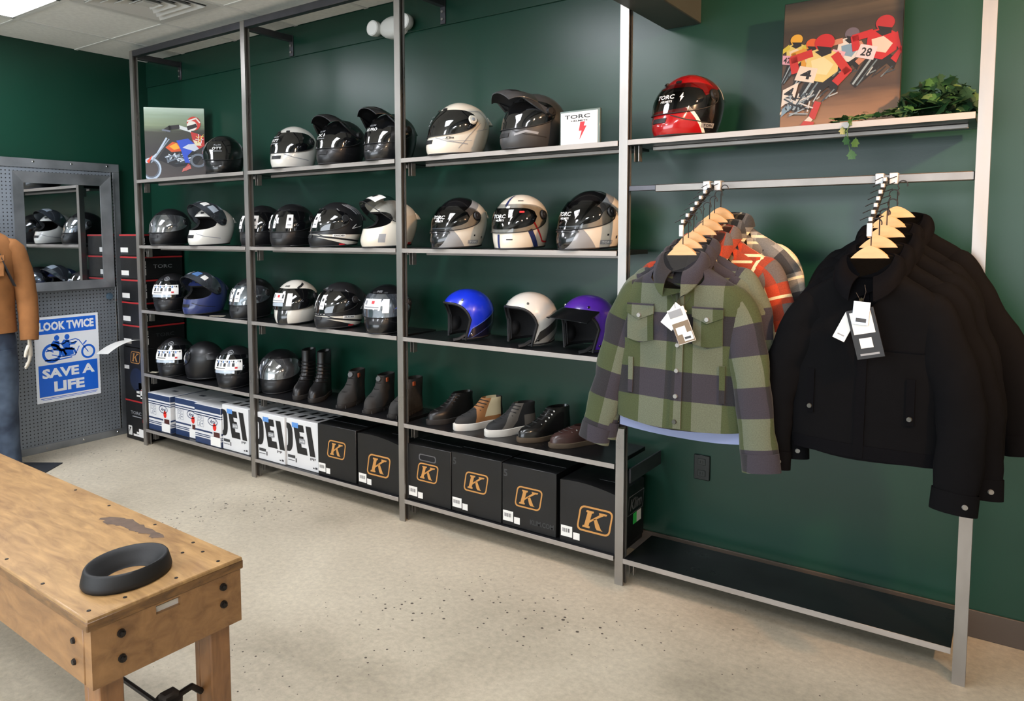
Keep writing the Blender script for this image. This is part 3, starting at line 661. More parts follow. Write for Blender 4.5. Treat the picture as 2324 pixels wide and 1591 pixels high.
ob = gmat('blue_black_shell', '#1530c8', [('#4f6bd8', [(0, .47, -.88, -.076), (0, .94, -.34, -.058)]), ('#12132a', [(0, .47, -.88, -.072), (0, .94, -.34, -.054)]), ('#3a4578', [(0, .47, -.88, -.034), (0, .94, -.34, -.054)]), ('#12132a', [(0, .47, -.88, -.030), (0, .94, -.34, -.054)])], .3, .6)
helmet('blue open-face helmet with black lower back', 2.735, Z3, y=.15, rot=-26, kind='open', shell=ob, name='open_face_helmet', group='open-face helmets')
ow = gmat('silver_open_shell', '#c9c6bf', [('#3a3733', [(0, .47, -.88, -.080), (0, .94, -.34, -.054)]), ('#a09c94', [(0, .47, -.88, -.042), (0, .94, -.34, -.054)]), ('#4a4742', [(0, .47, -.88, -.010), (0, .94, -.34, -.054)]), ('#a09c94', [(0, .47, -.88, -.003), (0, .94, -.34, -.054)])], .3, .6)
helmet('silver-white open-face helmet with grey bands between blue and purple ones', 3.10, Z3, y=.155, rot=-22, kind='open', shell=ow, name='open_face_helmet', group='open-face helmets')
hp = helmet('metallic purple open-face helmet with short black peak', 3.41, Z3, y=.15, rot=-20, kind='open', shell='purple', name='open_face_helmet', group='open-face helmets')
b = MB(); so = SH['open']
b.slab(lambda u, w_: so.S(math.radians(-72 + 144 * u), .185 + .012 * math.cos((u - .5) * PI), .006).lerp(Vector(((2 * u - 1) * .125, -.215 + .09 * (2 * u - 1) ** 2, .165 - .02 * (2 * u - 1) ** 2)), w_), 16, 6, lambda u, w_: so.S(math.radians(-72 + 144 * u), .181 + .012 * math.cos((u - .5) * PI), .006).lerp(Vector(((2 * u - 1) * .125, -.215 + .09 * (2 * u - 1) ** 2, .161 - .02 * (2 * u - 1) ** 2)), w_))
b.obj('snap_peak', paint('black'), hp)
# --- fourth shelf
helmet('black helmet with white-taped visor, leftmost on the fourth shelf', .185, Z4, rot=36, shell='matte_black', marks=taped_visor(0) + arai_logo(0))
helmet('plain matte black helmet turned away between two taped ones', .525, Z4, rot=-96, shell='matte_black', visor='dark')
helmet('black helmet with white-taped visor next to the end post, fourth shelf', .865, Z4, rot=32, shell='matte_black', marks=taped_visor(0) + arai_logo(0))
helmet('black helmet with mirrored visor beside the tall boots', 1.228, Z4, y=.205, rot=26, shell='matte_black', visor='iridium')

# ------------------------------------------------------------------ boxes
KRAFTK = get('black_card', '#0f0f10', .45, var=.12, vscale=8., rvar=.08)
WCARD = get('white_card', '#d8d8d8', .45, var=.03); NCARD = get('navy_card', '#26385c', .45)
GOLD = get('copper_print', '#c08a4a', .45); BLUEST = get('blue_sticker', '#5b8fd0', .4); REDC = get('red_card', '#b02a2c', .45); GREYP = get('dark_grey_print', '#3a3b3d', .5)
def carton(name, label, x0, x1, y0, y1, z0, z1, mat, group, dip=0.):
    t = thing(name, label, 'box', ((x0 + x1) / 2, (y0 + y1) / 2, z0 + .0006), 0, group)
    w, d, h = (x1 - x0) / 2, (y1 - y0) / 2, z1 - z0
    b = MB()
    if dip:   # bowed front flap
        n = 8; top = [(-w + 2 * w * k / n, -d, h - dip * (k / n) ** 1.5 + dip * .9 * math.sin(PI * k / n) * .5) for k in range(n + 1)]
        front = [(-w, -d, 0)] + top + [(w, -d, 0)]
        front = [(-w, -d, 0), (w, -d, 0)] + top[::-1]
        back = [(p[0], d, p[2]) for p in front]
        b.loft([front, back], 0); body = b.obj('carton', mat, t, smooth=False)
    else: body = b.box(-w, w, -d, d, 0, h, bev=.0025).obj('carton', mat, t)
    F = lambda u, v: (u, -d - .0008, v)
    R_ = lambda u, v: (w + .0008, u, v)
    T_ = lambda u, v: (u, v, h + .0008)
    return t, w, d, h, F, R_, T_
def k_logo(mb, cx, cy, s, fn, mi=0):
    sh = .17
    ring2d(mb, rrect(cx, cy, 1.36 * s, 1. * s, .2 * s, 4, sh), rrect(cx, cy, 1.23 * s, .86 * s, .15 * s, 4, sh), fn, mi)
    q = lambda pts: [(cx + s * (x + sh * 1.6 * y), cy + s * y) for x, y in pts]
    poly2d(mb, q([(-.42, -.34), (-.12, -.34), (-.12, -.27), (-.18, -.25), (-.18, .25), (-.12, .27), (-.12, .34), (-.42, .34), (-.42, .27), (-.36, .25), (-.36, -.25), (-.42, -.27)]), fn, mi)
    poly2d(mb, q([(-.18, -.02), (.12, .25), (.08, .34), (.42, .34), (.40, .27), (.30, .26), (-.02, .02), (-.18, -.12)]), fn, mi)
    poly2d(mb, q([(-.06, .06), (.06, .08), (.34, -.30), (.42, -.34), (.18, -.34), (.10, -.26)]), fn, mi)
def stickers(mb, rects, fn):
    for a, b_, c, d_ in rects: poly2d(mb, [(a, c), (b_, c), (b_, d_), (a, d_)], fn)
GRP = 'boxes on the bottom shelf'
def k_box(label, x0, x1, z1, slot=False, klim=False, five=False, dip=0., y0=.022, logo_s=.105, side=False, lx=0., lz=.5):
    t, w, d, h, F, R_, T_ = carton('helmet_box', label, x0, x1, y0, y0 + .30, Z5, z1, KRAFTK, GRP, dip)
    b = MB(); k_logo(b, lx, h * lz, logo_s, F); b.obj('logo', GOLD, t, smooth=False)
    b = MB(); stickers(b, [(-w + .005, -w + .062, .022, .072)], F); s1 = b.obj('label_sticker', STICK, t, smooth=False)
    b = MB(); stickers(b, [(-w + .012 + .006 * k, -w + .014 + .006 * k + .002 * (k % 2), .042, .06) for k in range(7)], lambda u, v: (u, -d - .0014, v)); b.obj('barcode', GREYP, s1, smooth=False)
    b = MB(); stickers(b, [(-w + .067, -w + .099, .018, .05)], F); b.obj('price_sticker', STICK, t, smooth=False)
    if slot:
        b = MB(); ring2d(b, rrect(-.01, h * .80, .112, .036, .012), rrect(-.01, h * .80, .1, .026, .01), F); b.obj('slot_rim', get('card_edge', '#5a5a5c', .5), t, smooth=False)
        b = MB(); poly2d(b, rrect(-.01, h * .80, .1, .026, .01), lambda u, v: (u, -d - .0005, v)); b.obj('hand_slot', LINER, t, smooth=False)
    if five: b = MB(); put_text(b, '5', -w + .02, h - .045, .035, F, bold=.02); b.obj('lettering', GREYP, t, smooth=False)
    if klim: b = MB(); put_text(b, 'KLIM.COM', w - .075, .045, .024, F, w=.125, bold=.02); b.obj('lettering', GREYP, t, smooth=False)
    b = MB(); b.box(-w + .004, w - .004, -d + .1, -d + .104, h + .0, h + .0012); b.obj('flap_seam', GREYP, t, smooth=False)
    if side:
        b = MB(); put_text(b, 'Klim', .06, .17, .05, R_, w=.13, bold=.02, shear=.3); ring2d(b, rrect(.06, .17, .17, .085, .004, 2, .2), rrect(.06, .17, .162, .077, .003, 2, .2), R_); b.obj('side_lettering', get('mid_grey_print', '#66686b', .5), t, smooth=False)
        b = MB(); stickers(b, [(.03, .07, .075, .125)], R_); b.obj('green_sticker', get('green_sticker', '#3fd45f', .5), t, smooth=False)
        b = MB(); stickers(b, [(.07, .12, .075, .125)], R_); b.obj('white_sticker', STICK, t, smooth=False)
    return t
def arai_box(label, x0, x1, y0):
    t, w, d, h, F, R_, T_ = carton('helmet_box', label, x0, x1, y0, y0 + .29, Z5, .385, WCARD, GRP)
    for a, c in ((h - .042, h - .003), (h - .062, h - .054), (h - .076, h - .070), (.002, .040), (.048, .054), (.060, .066), (.082, .094)):
        b = MB(); stickers(b, [(-w + .001, w - .001, a, c) if c < .08 or a > .1 else (-w + .001, w * .35, a, c)], F); stickers(b, [(-d, d, a, c)], R_); b.obj('navy_stripe', NCARD, t, smooth=False)
    b = MB(); cx, cy = w * .38, h * .62; ring2d(b, ell(cx, cy, .052, .028), ell(cx, cy, .046, .023), F); put_text(b, 'Arai', cx, cy, .026, F, w=.064, shear=.35, bold=.02); b.obj('logo', NCARD, t, smooth=False)
    b = MB(); poly2d(b, ell(w * .52, h * .49, .019, .025), F); b.obj('red_sticker', get('red_sticker', '#dd2a1e', .5), t, smooth=False)
    b = MB()
    for i in range(2):
        for j in range(2):
            cx, cy = -w * .68 + .036 * i, h * .66 - .042 * j
            ring2d(b, rrect(cx, cy, .034, .038, .002, 1), rrect(cx, cy, .030, .034, .0015, 1), F)
            if i == 0 and j == 0: ring2d(b, ell(cx, cy, .009, .009, 12), ell(cx, cy, .006, .006, 12), F)
            elif i == 1 and j == 0: stickers(b, [(cx - .006, cx - .003, cy - .01, cy + .01), (cx + .003, cx + .006, cy - .01, cy + .01)], F)
            elif i == 0: poly2d(b, [(cx + .004, cy - .012), (cx + .008, cy - .012), (cx + .008, cy + .01), (cx + .004, cy + .01)], F); stickers(b, [(cx - .008, cx + .004, cy - .012, cy - .009)], F)
            else: poly2d(b, [(cx - .01, cy), (cx, cy + .01), (cx + .01, cy)], F); stickers(b, [(cx - .001, cx + .001, cy - .01, cy)], F)
    b.obj('handling_symbols', get('grey_blue_print', '#6d7688', .5), t, smooth=False)
    b = MB(); stickers(b, [(w * .2, w * .95, .005, .065)], lambda u, v: (u, -d - .0016, v)); s1 = b.obj('label_sticker', STICK, t, smooth=False)
    b = MB(); stickers(b, [(w * .45, w * .9, .066, .098)], lambda u, v: (u, -d - .0018, v)); b.obj('size_sticker', get('brown_print', '#4a2420', .5), t, smooth=False)
    b = MB(); stickers(b, [(-.03, .03, -.03, .0)], T_); b.obj('top_handle', get('handle_grey', '#4b5058', .5), t, smooth=False)
def oei_box(label, x0, x1, y0):
    t, w, d, h, F, R_, T_ = carton('helmet_box', label, x0, x1, y0, y0 + .29, Z5, .414, WCARD, GRP)
    s_ = lambda pts: [(x - .20 * (y - .17) * 1., y) for x, y in pts]
    c0, c1 = .088, h - .030
    oo = []
    for k in range(13):
        a = PI / 2 - PI * k / 12; oo.append((-w + .003 + .054 * max(0, math.cos(a)) ** .6, (c0 + c1) / 2 + (c1 - c0) / 2 * math.copysign(abs(math.sin(a)) ** .7, math.sin(a))))
    oi = [(-w + .003 + (x + w - .003) * .2, (c0 + c1) / 2 + (y - (c0 + c1) / 2) * .62) for x, y in oo]
    b = MB(); ring2d(b, [(max(-w + .001, p[0]), p[1]) for p in oo], [(max(-w + .0005, p[0]), p[1]) for p in oi], F); b.obj('big_letter', BPRINT, t, smooth=False)
    ex = -w + .080; bw = .046; m0, m1 = (c0 + c1) / 2 - .02, (c0 + c1) / 2 + .02
    b = MB(); poly2d(b, s_([(ex, c0), (ex + .088, c0), (ex + .088, c0 + .042), (ex + bw, c0 + .042), (ex + bw, m0), (ex + .075, m0), (ex + .075, m1), (ex + bw, m1), (ex + bw, c1 - .042), (ex + .088, c1 - .042), (ex + .088, c1), (ex, c1)]), F); b.obj('big_letter', BPRINT, t, smooth=False)
    ix = ex + .108; b = MB(); poly2d(b, s_([(ix, c0), (ix + bw, c0), (ix + bw, c1), (ix, c1)]), F); b.obj('big_letter', BPRINT, t, smooth=False)
    b = MB()
    for k in range(3):
        for q in range(3): poly2d(b, [(-w + .05 + .075 * k + .01 * q, -d + .04 + .09 * q), (-w + .08 + .075 * k + .01 * q, -d + .04 + .09 * q), (-w + .09 + .075 * k + .01 * q, -d + .10 + .09 * q), (-w + .06 + .075 * k + .01 * q, -d + .10 + .09 * q)], T_)
    o = b.obj('lid_print', BPRINT, t, smooth=False); o['kind'] = 'stuff'
    b = MB(); poly2d(b, rrect(.0, h * .57, .052, .03, .006), lambda u, v: (u, -d - .0014, v)); p_ = b.obj('grey_plate', GPRINT, t, smooth=False)
    b = MB(); put_text(b, 'SHOEI', .0, h * .57, .011, lambda u, v: (u, -d - .002, v), w=.04, bold=.02); b.obj('plate_lettering', WPRINT, p_, smooth=False)
    b = MB(); stickers(b, [(-w + .052, -w + .106, h - .052, h - .022)], lambda u, v: (u, -d - .0016, v)); b.obj('blue_sticker', BLUEST, t, smooth=False)
    b = MB(); stickers(b, [(-w + .01, -w + .075, .052, .070), (-w + .01, -w + .07, .036, .040), (-w + .078, -w + .088, .03, .055), (w - .03, w - .012, .018, .03), (w - .05, w - .036, .018, .026)] + [(w - .07 + .012 * k, w - .062 + .012 * k, .065 + .006 * (k % 2), .08) for k in range(4)], F); b.obj('small_print', GREYP, t, smooth=False)['kind'] = 'stuff'
arai_box('white helmet box with navy stripes, first from the corner post', -.0 + .004, .275, .022)
arai_box('white helmet box with navy stripes, set back between two like it', .300, .573, .045)
arai_box('white helmet box with navy stripes beside the big black lettering', .577, .861, .012)
oei_box('white box with huge black letters beside the navy-striped boxes', .866, 1.130, .02)
oei_box('white box with huge black letters just right of the second post', 1.222, 1.472, .02)
oei_box('white box with huge black letters touching a black box', 1.475, 1.752, .032)
k_box('black helmet box with copper K, next to the white lettered box', 1.757, 2.062, .423, logo_s=.102, lz=.56)
k_box('black helmet box with copper K and bowed lid, left of the third post', 2.078, 2.385, .415, dip=.022, logo_s=.118, lz=.46)
k_box('black helmet box with copper K and a hand slot', 2.440, 2.722, .418, slot=True, logo_s=.098, lx=-.01, lz=.54)
k_box('black helmet box with copper K, between the slotted and KLIM.COM boxes', 2.726, 3.025, .424, five=True, logo_s=.10, lz=.56)
k_box('black helmet box with copper K lettered KLIM.COM below', 3.029, 3.322, .421, klim=True, five=True, logo_s=.102, lz=.52)
k_box('black helmet box with copper K and green side sticker, beside the fourth post', 3.342, 3.614, .402, dip=.02, side=True, logo_s=.118, lx=.036, lz=.45)
# corner tower of boxes between the pegboard and the first post
TG = 'boxes stacked in the corner'
def torc_box(label, z0, z1, x0=-.335, x1=-.05, y0=.045, y1=.37, text=False, front=False):
    t, w, d, h, F, R_, T_ = carton('helmet_box', label, x0, x1, y0, y1, z0, z1, KRAFTK, TG)
    b = MB(); b.box(-w - .001, w + .001, -d - .001, d + .001, h - .014, h - .003); b.obj('red_lid_edge', REDC, t, smooth=False)
    if not front:
        b = MB(); stickers(b, [(-w + .01, -w + .11, .025, .06)], F); b.obj('label_sticker', STICK, t, smooth=False)
        b = MB(); stickers(b, [(-w + .01, -w + .11, .012, .021)], F); b.obj('grey_strip', GREYP, t, smooth=False)
        b = MB(); stickers(b, [(-d + .008, -d + .028, .1, .13), (-d + .008, -d + .03, .03, .075), (-d + .01, -d + .03, .085, .094)], R_); b.obj('edge_label', STICK, t, smooth=False)
        b = MB(); put_text(b, 'TORC', .0, h * .55, .026, R_, w=.15, bold=.0); b.obj('side_lettering', GREYP if not text else GPRINT, t, smooth=False)
    else:
        b = MB(); put_text(b, 'TORC', .0, h * .68, .024, F, w=.14, bold=.015); stickers(b, [(-.05, .07, h * .575, h * .60)], F); b.obj('lettering', GPRINT, t, smooth=False)
        b = MB(); poly2d(b, [(.085, h * .56), (.10, h * .56), (.098, h * .46), (.085, h * .38), (.092, h * .47), (.082, h * .48)], F); b.obj('lightning_bolt', REDC, t, smooth=False)
        b = MB(); ring2d(b, rrect(-.085, .065, .05, .07, .004, 1), rrect(-.085, .065, .03, .045, .008), F); stickers(b, [(-.045, .03, .03, .045), (.0, .03, .05, .065), (.03, .12, .03, .09)], F); b.obj('label_sticker', STICK, t, smooth=False)
torc_box('black box with red lid edge at the foot of the corner stack', 0., .299, -.322, -.045, .035, .36, front=True)
t, w, d, h, F, R_, T_ = carton('helmet_box', 'tall black box with copper K in the corner stack under the paper sheet', -.322, -.05, .035, .36, .2995, .686, KRAFTK, TG)
b = MB(); k_logo(b, .02, h * .82, .09, F); b.obj('logo', GOLD, t, smooth=False)
b = MB(); stickers(b, [(-w + .005, -w + .07, h * .58, h * .65), (.05, .09, .085, .135), (.02, .12, .03, .042), (.02, .06, .055, .075), (.07, .12, .02, .08)], F); b.obj('label_sticker', STICK, t, smooth=False)
b = MB(); stickers(b, [(.02, .1, .078, .084)], F); b.obj('red_strip', REDC, t, smooth=False)
b = MB(); poly2d(b, ell(.03, h * .40, .09, .085), F); b.obj('blue_picture', get('dark_blue_print', '#16233f', .4), t, smooth=False)
zz = [.6865, .853, 1.022, 1.187, 1.354, 1.515]
nm = ['lowest of the red-edged flat boxes in the corner stack', 'second red-edged flat box from the tall box in corner stack', 'middle red-edged flat box of the corner stack', 'red-edged flat box with grey side lettering, second from top of corner stack', 'topmost flat box of the corner stack']
for k in range(5): torc_box(nm[k], zz[k] + .0005 * k, zz[k + 1], text=(k == 3))
# curled paper sheet
M['paper'] = get('paper', '#e6e4de', .7)
def sheet(u, v): # u across, v outwards from the boxes
    return Vector((-.09 - .20 * u, .040 - .25 * v + .02 * u, .752 - .02 * u + .03 * v - .10 * v * v))
b = MB(); b.slab(sheet, 8, 10, lambda u, v: sheet(u, v) + Vector((0, 0, .0012)))
tag(b.obj('paper_sheet', M['paper']), 'curled white paper sheet sticking out of the corner box stack', 'paper')

# ------------------------------------------------------------------ footwear
def shoe_outline(z, yf, yb, ws, n=40, x0=0.):
    r = []
    for k in range(n):
        a = 2 * PI * k / n; c, s_ = math.cos(a), math.sin(a); yc = (yf + yb) / 2; hl = (yb - yf) / 2
        y = yc + hl * math.copysign(abs(c) ** .85, c); q = min(max((y + .145) / .29, 0), 1)
        hw = .040 + .012 * math.exp(-((q - .28) / .2) ** 2) - .004 * math.exp(-((q - .62) / .15) ** 2)
        r.append(Vector((math.copysign(abs(s_) ** .8, s_) * hw * ws + .006 * (.5 - q), y, z)))
    return r
def shoe(name, label, x, y, rot, cat, upper, sole, levels, sole_h=.026, lace=None, group='footwear on the fourth shelf', tread=False, nl=6, eyelet=None, extras=None, sc=1.):
    t = thing(name, label, cat, (x, y, Z4 + .0006), math.radians(rot), group, sc)
    b = MB(); b.loft([shoe_outline(0, -.146, .142, .96), shoe_outline(.006, -.15, .146, 1.02), shoe_outline(sole_h, -.150, .146, 1.03), shoe_outline(sole_h + .002, -.144, .14, .98)], 0); so_ = b.obj('sole', sole, t)
    if tread:
        for k in range(9):
            b = MB(); yy = -.13 + .03 * k; b.box(-.05 + .006 * abs(k - 3), .052 - .006 * abs(k - 3), yy, yy + .012, 0, sole_h * .6); b.obj('tread_block', sole, so_, smooth=False)
    b = MB(); rings = [shoe_outline(z, f, bk, w_) for z, f, bk, w_ in levels]
    zt, f, bk, w_ = levels[-1]; rings += [shoe_outline(zt + .003, f + .004, bk - .004, w_ * .92), shoe_outline(zt - .03, f + .012, bk - .012, w_ * .8)]
    b.loft(rings, 0, True, True); b.obj('upper', upper, t, ang=50)
    if lace:
        lz = [l[0] for l in levels]; lf = [l[1] for l in levels]; z0, z1 = levels[3][0], levels[-1][0] - .006
        for k in range(nl):
            z = z0 + (z1 - z0) * k / (nl - 1); yy = np.interp(z, lz, lf); b = MB()
            b.tube([(-.03, yy + .028, z - .006), (-.015, yy + .004, z), (0, yy - .003, z + .002), (.015, yy + .004, z), (.03, yy + .028, z - .006)], .0028, 6); b.obj('lace', lace, t)
            if eyelet:
                for sd in (-1, 1): MB().cyl((sd * .03, yy + .024, z - .006), (sd * .033, yy + .02, z - .006), .004, n=8).obj('eyelet', eyelet, t)
    if extras: extras(t)
    return t
HI = [(.024, -.142, .140, .97), (.045, -.139, .142, .97), (.060, -.126, .142, .93), (.070, -.096, .142, .88), (.082, -.062, .141, .82), (.100, -.030, .138, .78), (.122, -.004, .136, .76), (.145, .016, .137, .76)]
LOW = [(.024, -.142, .140, .95), (.042, -.139, .142, .95), (.058, -.122, .141, .90), (.067, -.092, .14, .84), (.078, -.058, .138, .78), (.088, -.02, .136, .74)]
HIKE = [(.028, -.144, .142, 1.04), (.052, -.140, .143, 1.04), (.072, -.122, .142, .98), (.084, -.088, .142, .92), (.100, -.054, .142, .88), (.125, -.026, .142, .88), (.155, -.008, .143, .92), (.185, .000, .143, .92)]
TALL = [(.028, -.144, .138, .98), (.052, -.138, .139, .98), (.070, -.116, .139, .93), (.084, -.076, .139, .88), (.105, -.040, .138, .86), (.14, -.012, .137, .84), (.20, .0, .135, .86), (.275, .0, .133, .9)]
LBLK = get('black_leather', '#131212', .38, var=.15, vscale=30., bump=.1, bscale=120.); LBRN = get('brown_leather', '#3a2622', .32, var=.2, vscale=18., bump=.1, bscale=120.)
NUB = get('grey_nubuck', '#2b2927', .8, var=.25, vscale=30., bump=.3, bscale=200.); WSOLE = get('white_sole', '#d8d4cc', .5); DSOLE = get('dark_sole', '#2b2826', .6); TSOLE = get('tan_sole', '#57493a', .55)
LACEB = get('black_lace', '#151515', .7); OR = get('orange_tab', '#a24a22', .6)
def buckle(t):
    for k in range(6):
        b = MB(); z = .1 + .02 * k; yy = np.interp(z, [l[0] for l in TALL], [l[1] for l in TALL])
        b.tube([(-.042, yy + .05, z), (-.02, yy + .006, z + .004), (0, yy - .002, z + .005), (.02, yy + .006, z + .004), (.042, yy + .05, z)], .004, 6); b.obj('stretch_rib', LBLK, t)
def dial(t):
    MB().cyl((0, .0, .168), (0, -.014, .172), .017, .015, 14).obj('lace_dial', get('dial_grey', '#4a4a4a', .4), t)
    b = MB(); b.box(.028, .036, .02, .045, .15, .175, bev=.003); b.obj('pull_tab', OR, t)
shoe('riding_boot', 'tall black riding boot, the left of the pair', 1.50, .165, 24, 'boot', LBLK, DSOLE, TALL, extras=buckle)
shoe('riding_boot', 'tall black riding boot, the right of the pair', 1.63, .17, 24, 'boot', LBLK, DSOLE, TALL, extras=buckle)
shoe('hiking_boot', 'dark grey ankle boot with lace dial beside the tall boots', 1.885, .175, 16, 'boot', NUB, DSOLE, HIKE, extras=dial, lace=LACEB, nl=4, tread=True)
shoe('hiking_boot', 'dark grey ankle boot with lace dial, middle one of three', 2.105, .175, 10, 'boot', NUB, DSOLE, HIKE, extras=dial, lace=LACEB, nl=4, tread=True)
shoe('hiking_boot', 'dark ankle boot with orange tab behind the third post', 2.30, .175, 4, 'boot', NUB, DSOLE, HIKE, extras=dial, lace=LACEB, nl=4, tread=True)
shoe('high_top_shoe', 'plain black leather high-top shoe with dark sole', 2.60, .185, -20, 'shoe', LBLK, DSOLE, HI, lace=LACEB)
tan = gmat('tan_cream_upper', '#22201f', [('#96653a', [(0, 1, -.35, -.062)]), ('#c9bb98', [(0, 1, -.5, -.015), (0, 0, 1, .058)]), ('#171616', [(0, 1, 0, .118)])], .75, 0.)
shoe('high_top_shoe', 'cream and tan high-top sneaker with white sole', 2.79, .172, -24, 'shoe', tan, WSOLE, HI, lace=LACEB, sole_h=.034)
gry = gmat('grey_black_upper', '#19191a', [('#5d5852', [(0, 1, -.9, -.112), (0, -1, 1.2, .062)]), ('#171718', [(0, 1, -.5, -.015), (0, 0, 1, .062)]), ('#5d5852', [(0, 1, 0, .06), (0, 0, -1, -.09)])], .75, 0.)
shoe('high_top_shoe', 'black and grey high-top sneaker with white sole', 2.985, .168, -26, 'shoe', gry, WSOLE, HI, lace=LACEB, sole_h=.034)
shoe('lace_up_boot', 'polished black lace-up boot with metal eyelets', 3.17, .178, -28, 'boot', get('polished_black_leather', '#161514', .25, var=.15, coat=.3), TSOLE, HI, lace=LACEB, eyelet=CHROME, sole_h=.022, sc=1.02)
shoe('low_shoe', 'dark brown leather low shoe under the plaid sleeve', 3.345, .178, -33, 'shoe', LBRN, TSOLE, LOW, lace=get('brown_lace', '#2c1d1a', .7), nl=3, eyelet=CHROME, sole_h=.022)

# ------------------------------------------------------------------ pictures on the top shelf
def pmat_two(name, stops, axis=2, lo=0., hi=1., rough=.4, noise_s=6., amt=.15, stretch=(1, 1, 6)):
    m, nt, b = nmat(name); tc = N(nt, 'ShaderNodeTexCoord'); sp = N(nt, 'ShaderNodeSeparateXYZ'); L(nt, tc.outputs['Object'], sp.inputs[0])
    mp = N(nt, 'ShaderNodeMapping'); mp.inputs['Scale'].default_value = stretch; L(nt, tc.outputs['Object'], mp.inputs[0])
    ns = N(nt, 'ShaderNodeTexNoise', i={'Scale': noise_s, 'Detail': 4.}); L(nt, mp.outputs[0], ns.inputs['Vector'])
    mr = N(nt, 'ShaderNodeMapRange', i={'From Min': lo, 'From Max': hi}); L(nt, sp.outputs[axis], mr.inputs['Value'])
    ad = N(nt, 'ShaderNodeMath', operation='MULTIPLY_ADD'); L(nt, ns.outputs['Fac'], ad.inputs[0]); ad.inputs[1].default_value = amt; L(nt, mr.outputs[0], ad.inputs[2])
    sb = N(nt, 'ShaderNodeMath', operation='SUBTRACT'); L(nt, ad.outputs[0], sb.inputs[0]); sb.inputs[1].default_value = amt / 2
    cr = N(nt, 'ShaderNodeValToRGB'); el = cr.color_ramp.elements
    el[0].position, el[0].color = stops[0][0], lin(stops[0][1]); el[1].position, el[1].color = stops[-1][0], lin(stops[-1][1])
    for p, c in stops[1:-1]: e = el.new(p); e.color = lin(c)
    L(nt, sb.outputs[0], cr.inputs[0]); L(nt, cr.outputs[0], b.inputs['Base Color']); b.inputs['Roughness'].default_value = rough; return m
INK = {}
def ink(h, k=1.):
    if (h, k) not in INK: INK[(h, k)] = pm('ink_' + h.strip('#'), tuple(c * k for c in lin(h)[:3]) + (1,), .5)
    return INK[(h, k)]
class Pic:
    """flat print: shapes in picture units (0..1 wide, height asp), built as thin layers on the panel"""
    def __init__(s, w, dark=1.): s.w = w; s.by = {}; s.n = 0; s.dark = dark
    def fn(s): s.n += 1; d = -.0006 - .00006 * s.n; return lambda x, y: ((min(max(x, .002), .998) - .5) * s.w, d, min(max(y, .002), 1.24) * s.w)
    def mb(s, c): return s.by.setdefault(c, MB())
    def poly(s, c, pts): poly2d(s.mb(c), pts, s.fn())
    def line(s, c, w, pts): line2d(s.mb(c), pts, w, s.fn())
    def oval(s, c, x, y, rx, ry, a=0.):
        ca, sa = math.cos(a), math.sin(a); poly2d(s.mb(c), [(x + p * ca - q * sa, y + p * sa + q * ca) for p, q in ell(0, 0, rx, ry, 20)], s.fn())
    def ring(s, c, x, y, rx, ry, k=.8, a=0.):
        ca, sa = math.cos(a), math.sin(a); g = lambda P_: [(x + p * ca - q * sa, y + p * sa + q * ca) for p, q in P_]
        ring2d(s.mb(c), g(ell(0, 0, rx, ry, 24)), g(ell(0, 0, rx * k, ry * k, 24)), s.fn())
    def text(s, c, t_, x, y, h, w, rot=0., shear=0.): put_text(s.mb(c), t_, x, y, h, s.fn(), w=w, rot=rot, bold=.02, shear=shear)
    def done(s, parent):
        mats = list(s.by); all_ = MB()
        for i, c in enumerate(mats):
            b_ = s.by[c]; o = len(all_.v); all_.v += b_.v; all_.f += [tuple(k + o for k in f) for f in b_.f]; all_.m += [i] * len(b_.f)
        all_.obj('printed_picture', [ink(c, s.dark) for c in mats], parent, smooth=False, recalc=False)
def racer(p, x, y, s, body, arm, hel, bike='#20242a', plate=None, num='', lean=.0, trim='#e8dfc8'):
    """a racer on a bike coming at the viewer, in print"""
    q = lambda a, b: (x + s * (a * math.cos(lean) - b * math.sin(lean)), y + s * (a * math.sin(lean) + b * math.cos(lean)))
    Q = lambda *pp: [q(*k) for k in pp]
    p.poly('#15151a', Q((-.28, .02), (-.2, -.06), (-.02, .12), (.2, .3), (.3, .2), (.34, .36), (.1, .52), (-.1, .4)))
    p.line('#9fb6c4', .03 * s, Q((-.24, .0), (-.02, .4))); p.line('#6f8794', .02 * s, Q((-.18, -.02), (.05, .36)))
    for k in range(9): p.line(random.choice(['#7c8f9a', '#3b4a58', '#b9c6cc', '#2a2f36']), .018 * s, Q((-.1 + .04 * k, .1 + .03 * (k % 3)), (-.04 + .045 * k, .2 + .05 * (k % 2))))
    p.poly(body, Q((-.12, .42), (.12, .36), (.3, .5), (.3, .74), (.1, .86), (-.12, .8)))
    p.poly(trim, Q((-.02, .5), (.16, .46), (.24, .6), (.1, .72), (-.06, .68)))
    p.line(arm, .11 * s, Q((-.08, .78), (-.3, .72), (-.26, .55))); p.line(arm, .11 * s, Q((.26, .72), (.42, .5), (.3, .36)))
    p.poly('#1b1b22', Q((-.02, .8), (.08, .72), (.2, .76), (.2, .86)))
    p.oval(hel, *q(.1, .92), .13 * s, .12 * s, lean); p.poly('#18181d', Q((.0, .88), (.2, .84), (.16, .78), (.04, .8)))
    if plate: p.poly(plate, Q((-.26, .42), (.0, .36), (.04, .56), (-.2, .62))); p.text('#1c1c22', num, *q(-.11, .49), .13 * s, .15 * s, lean + -.2)
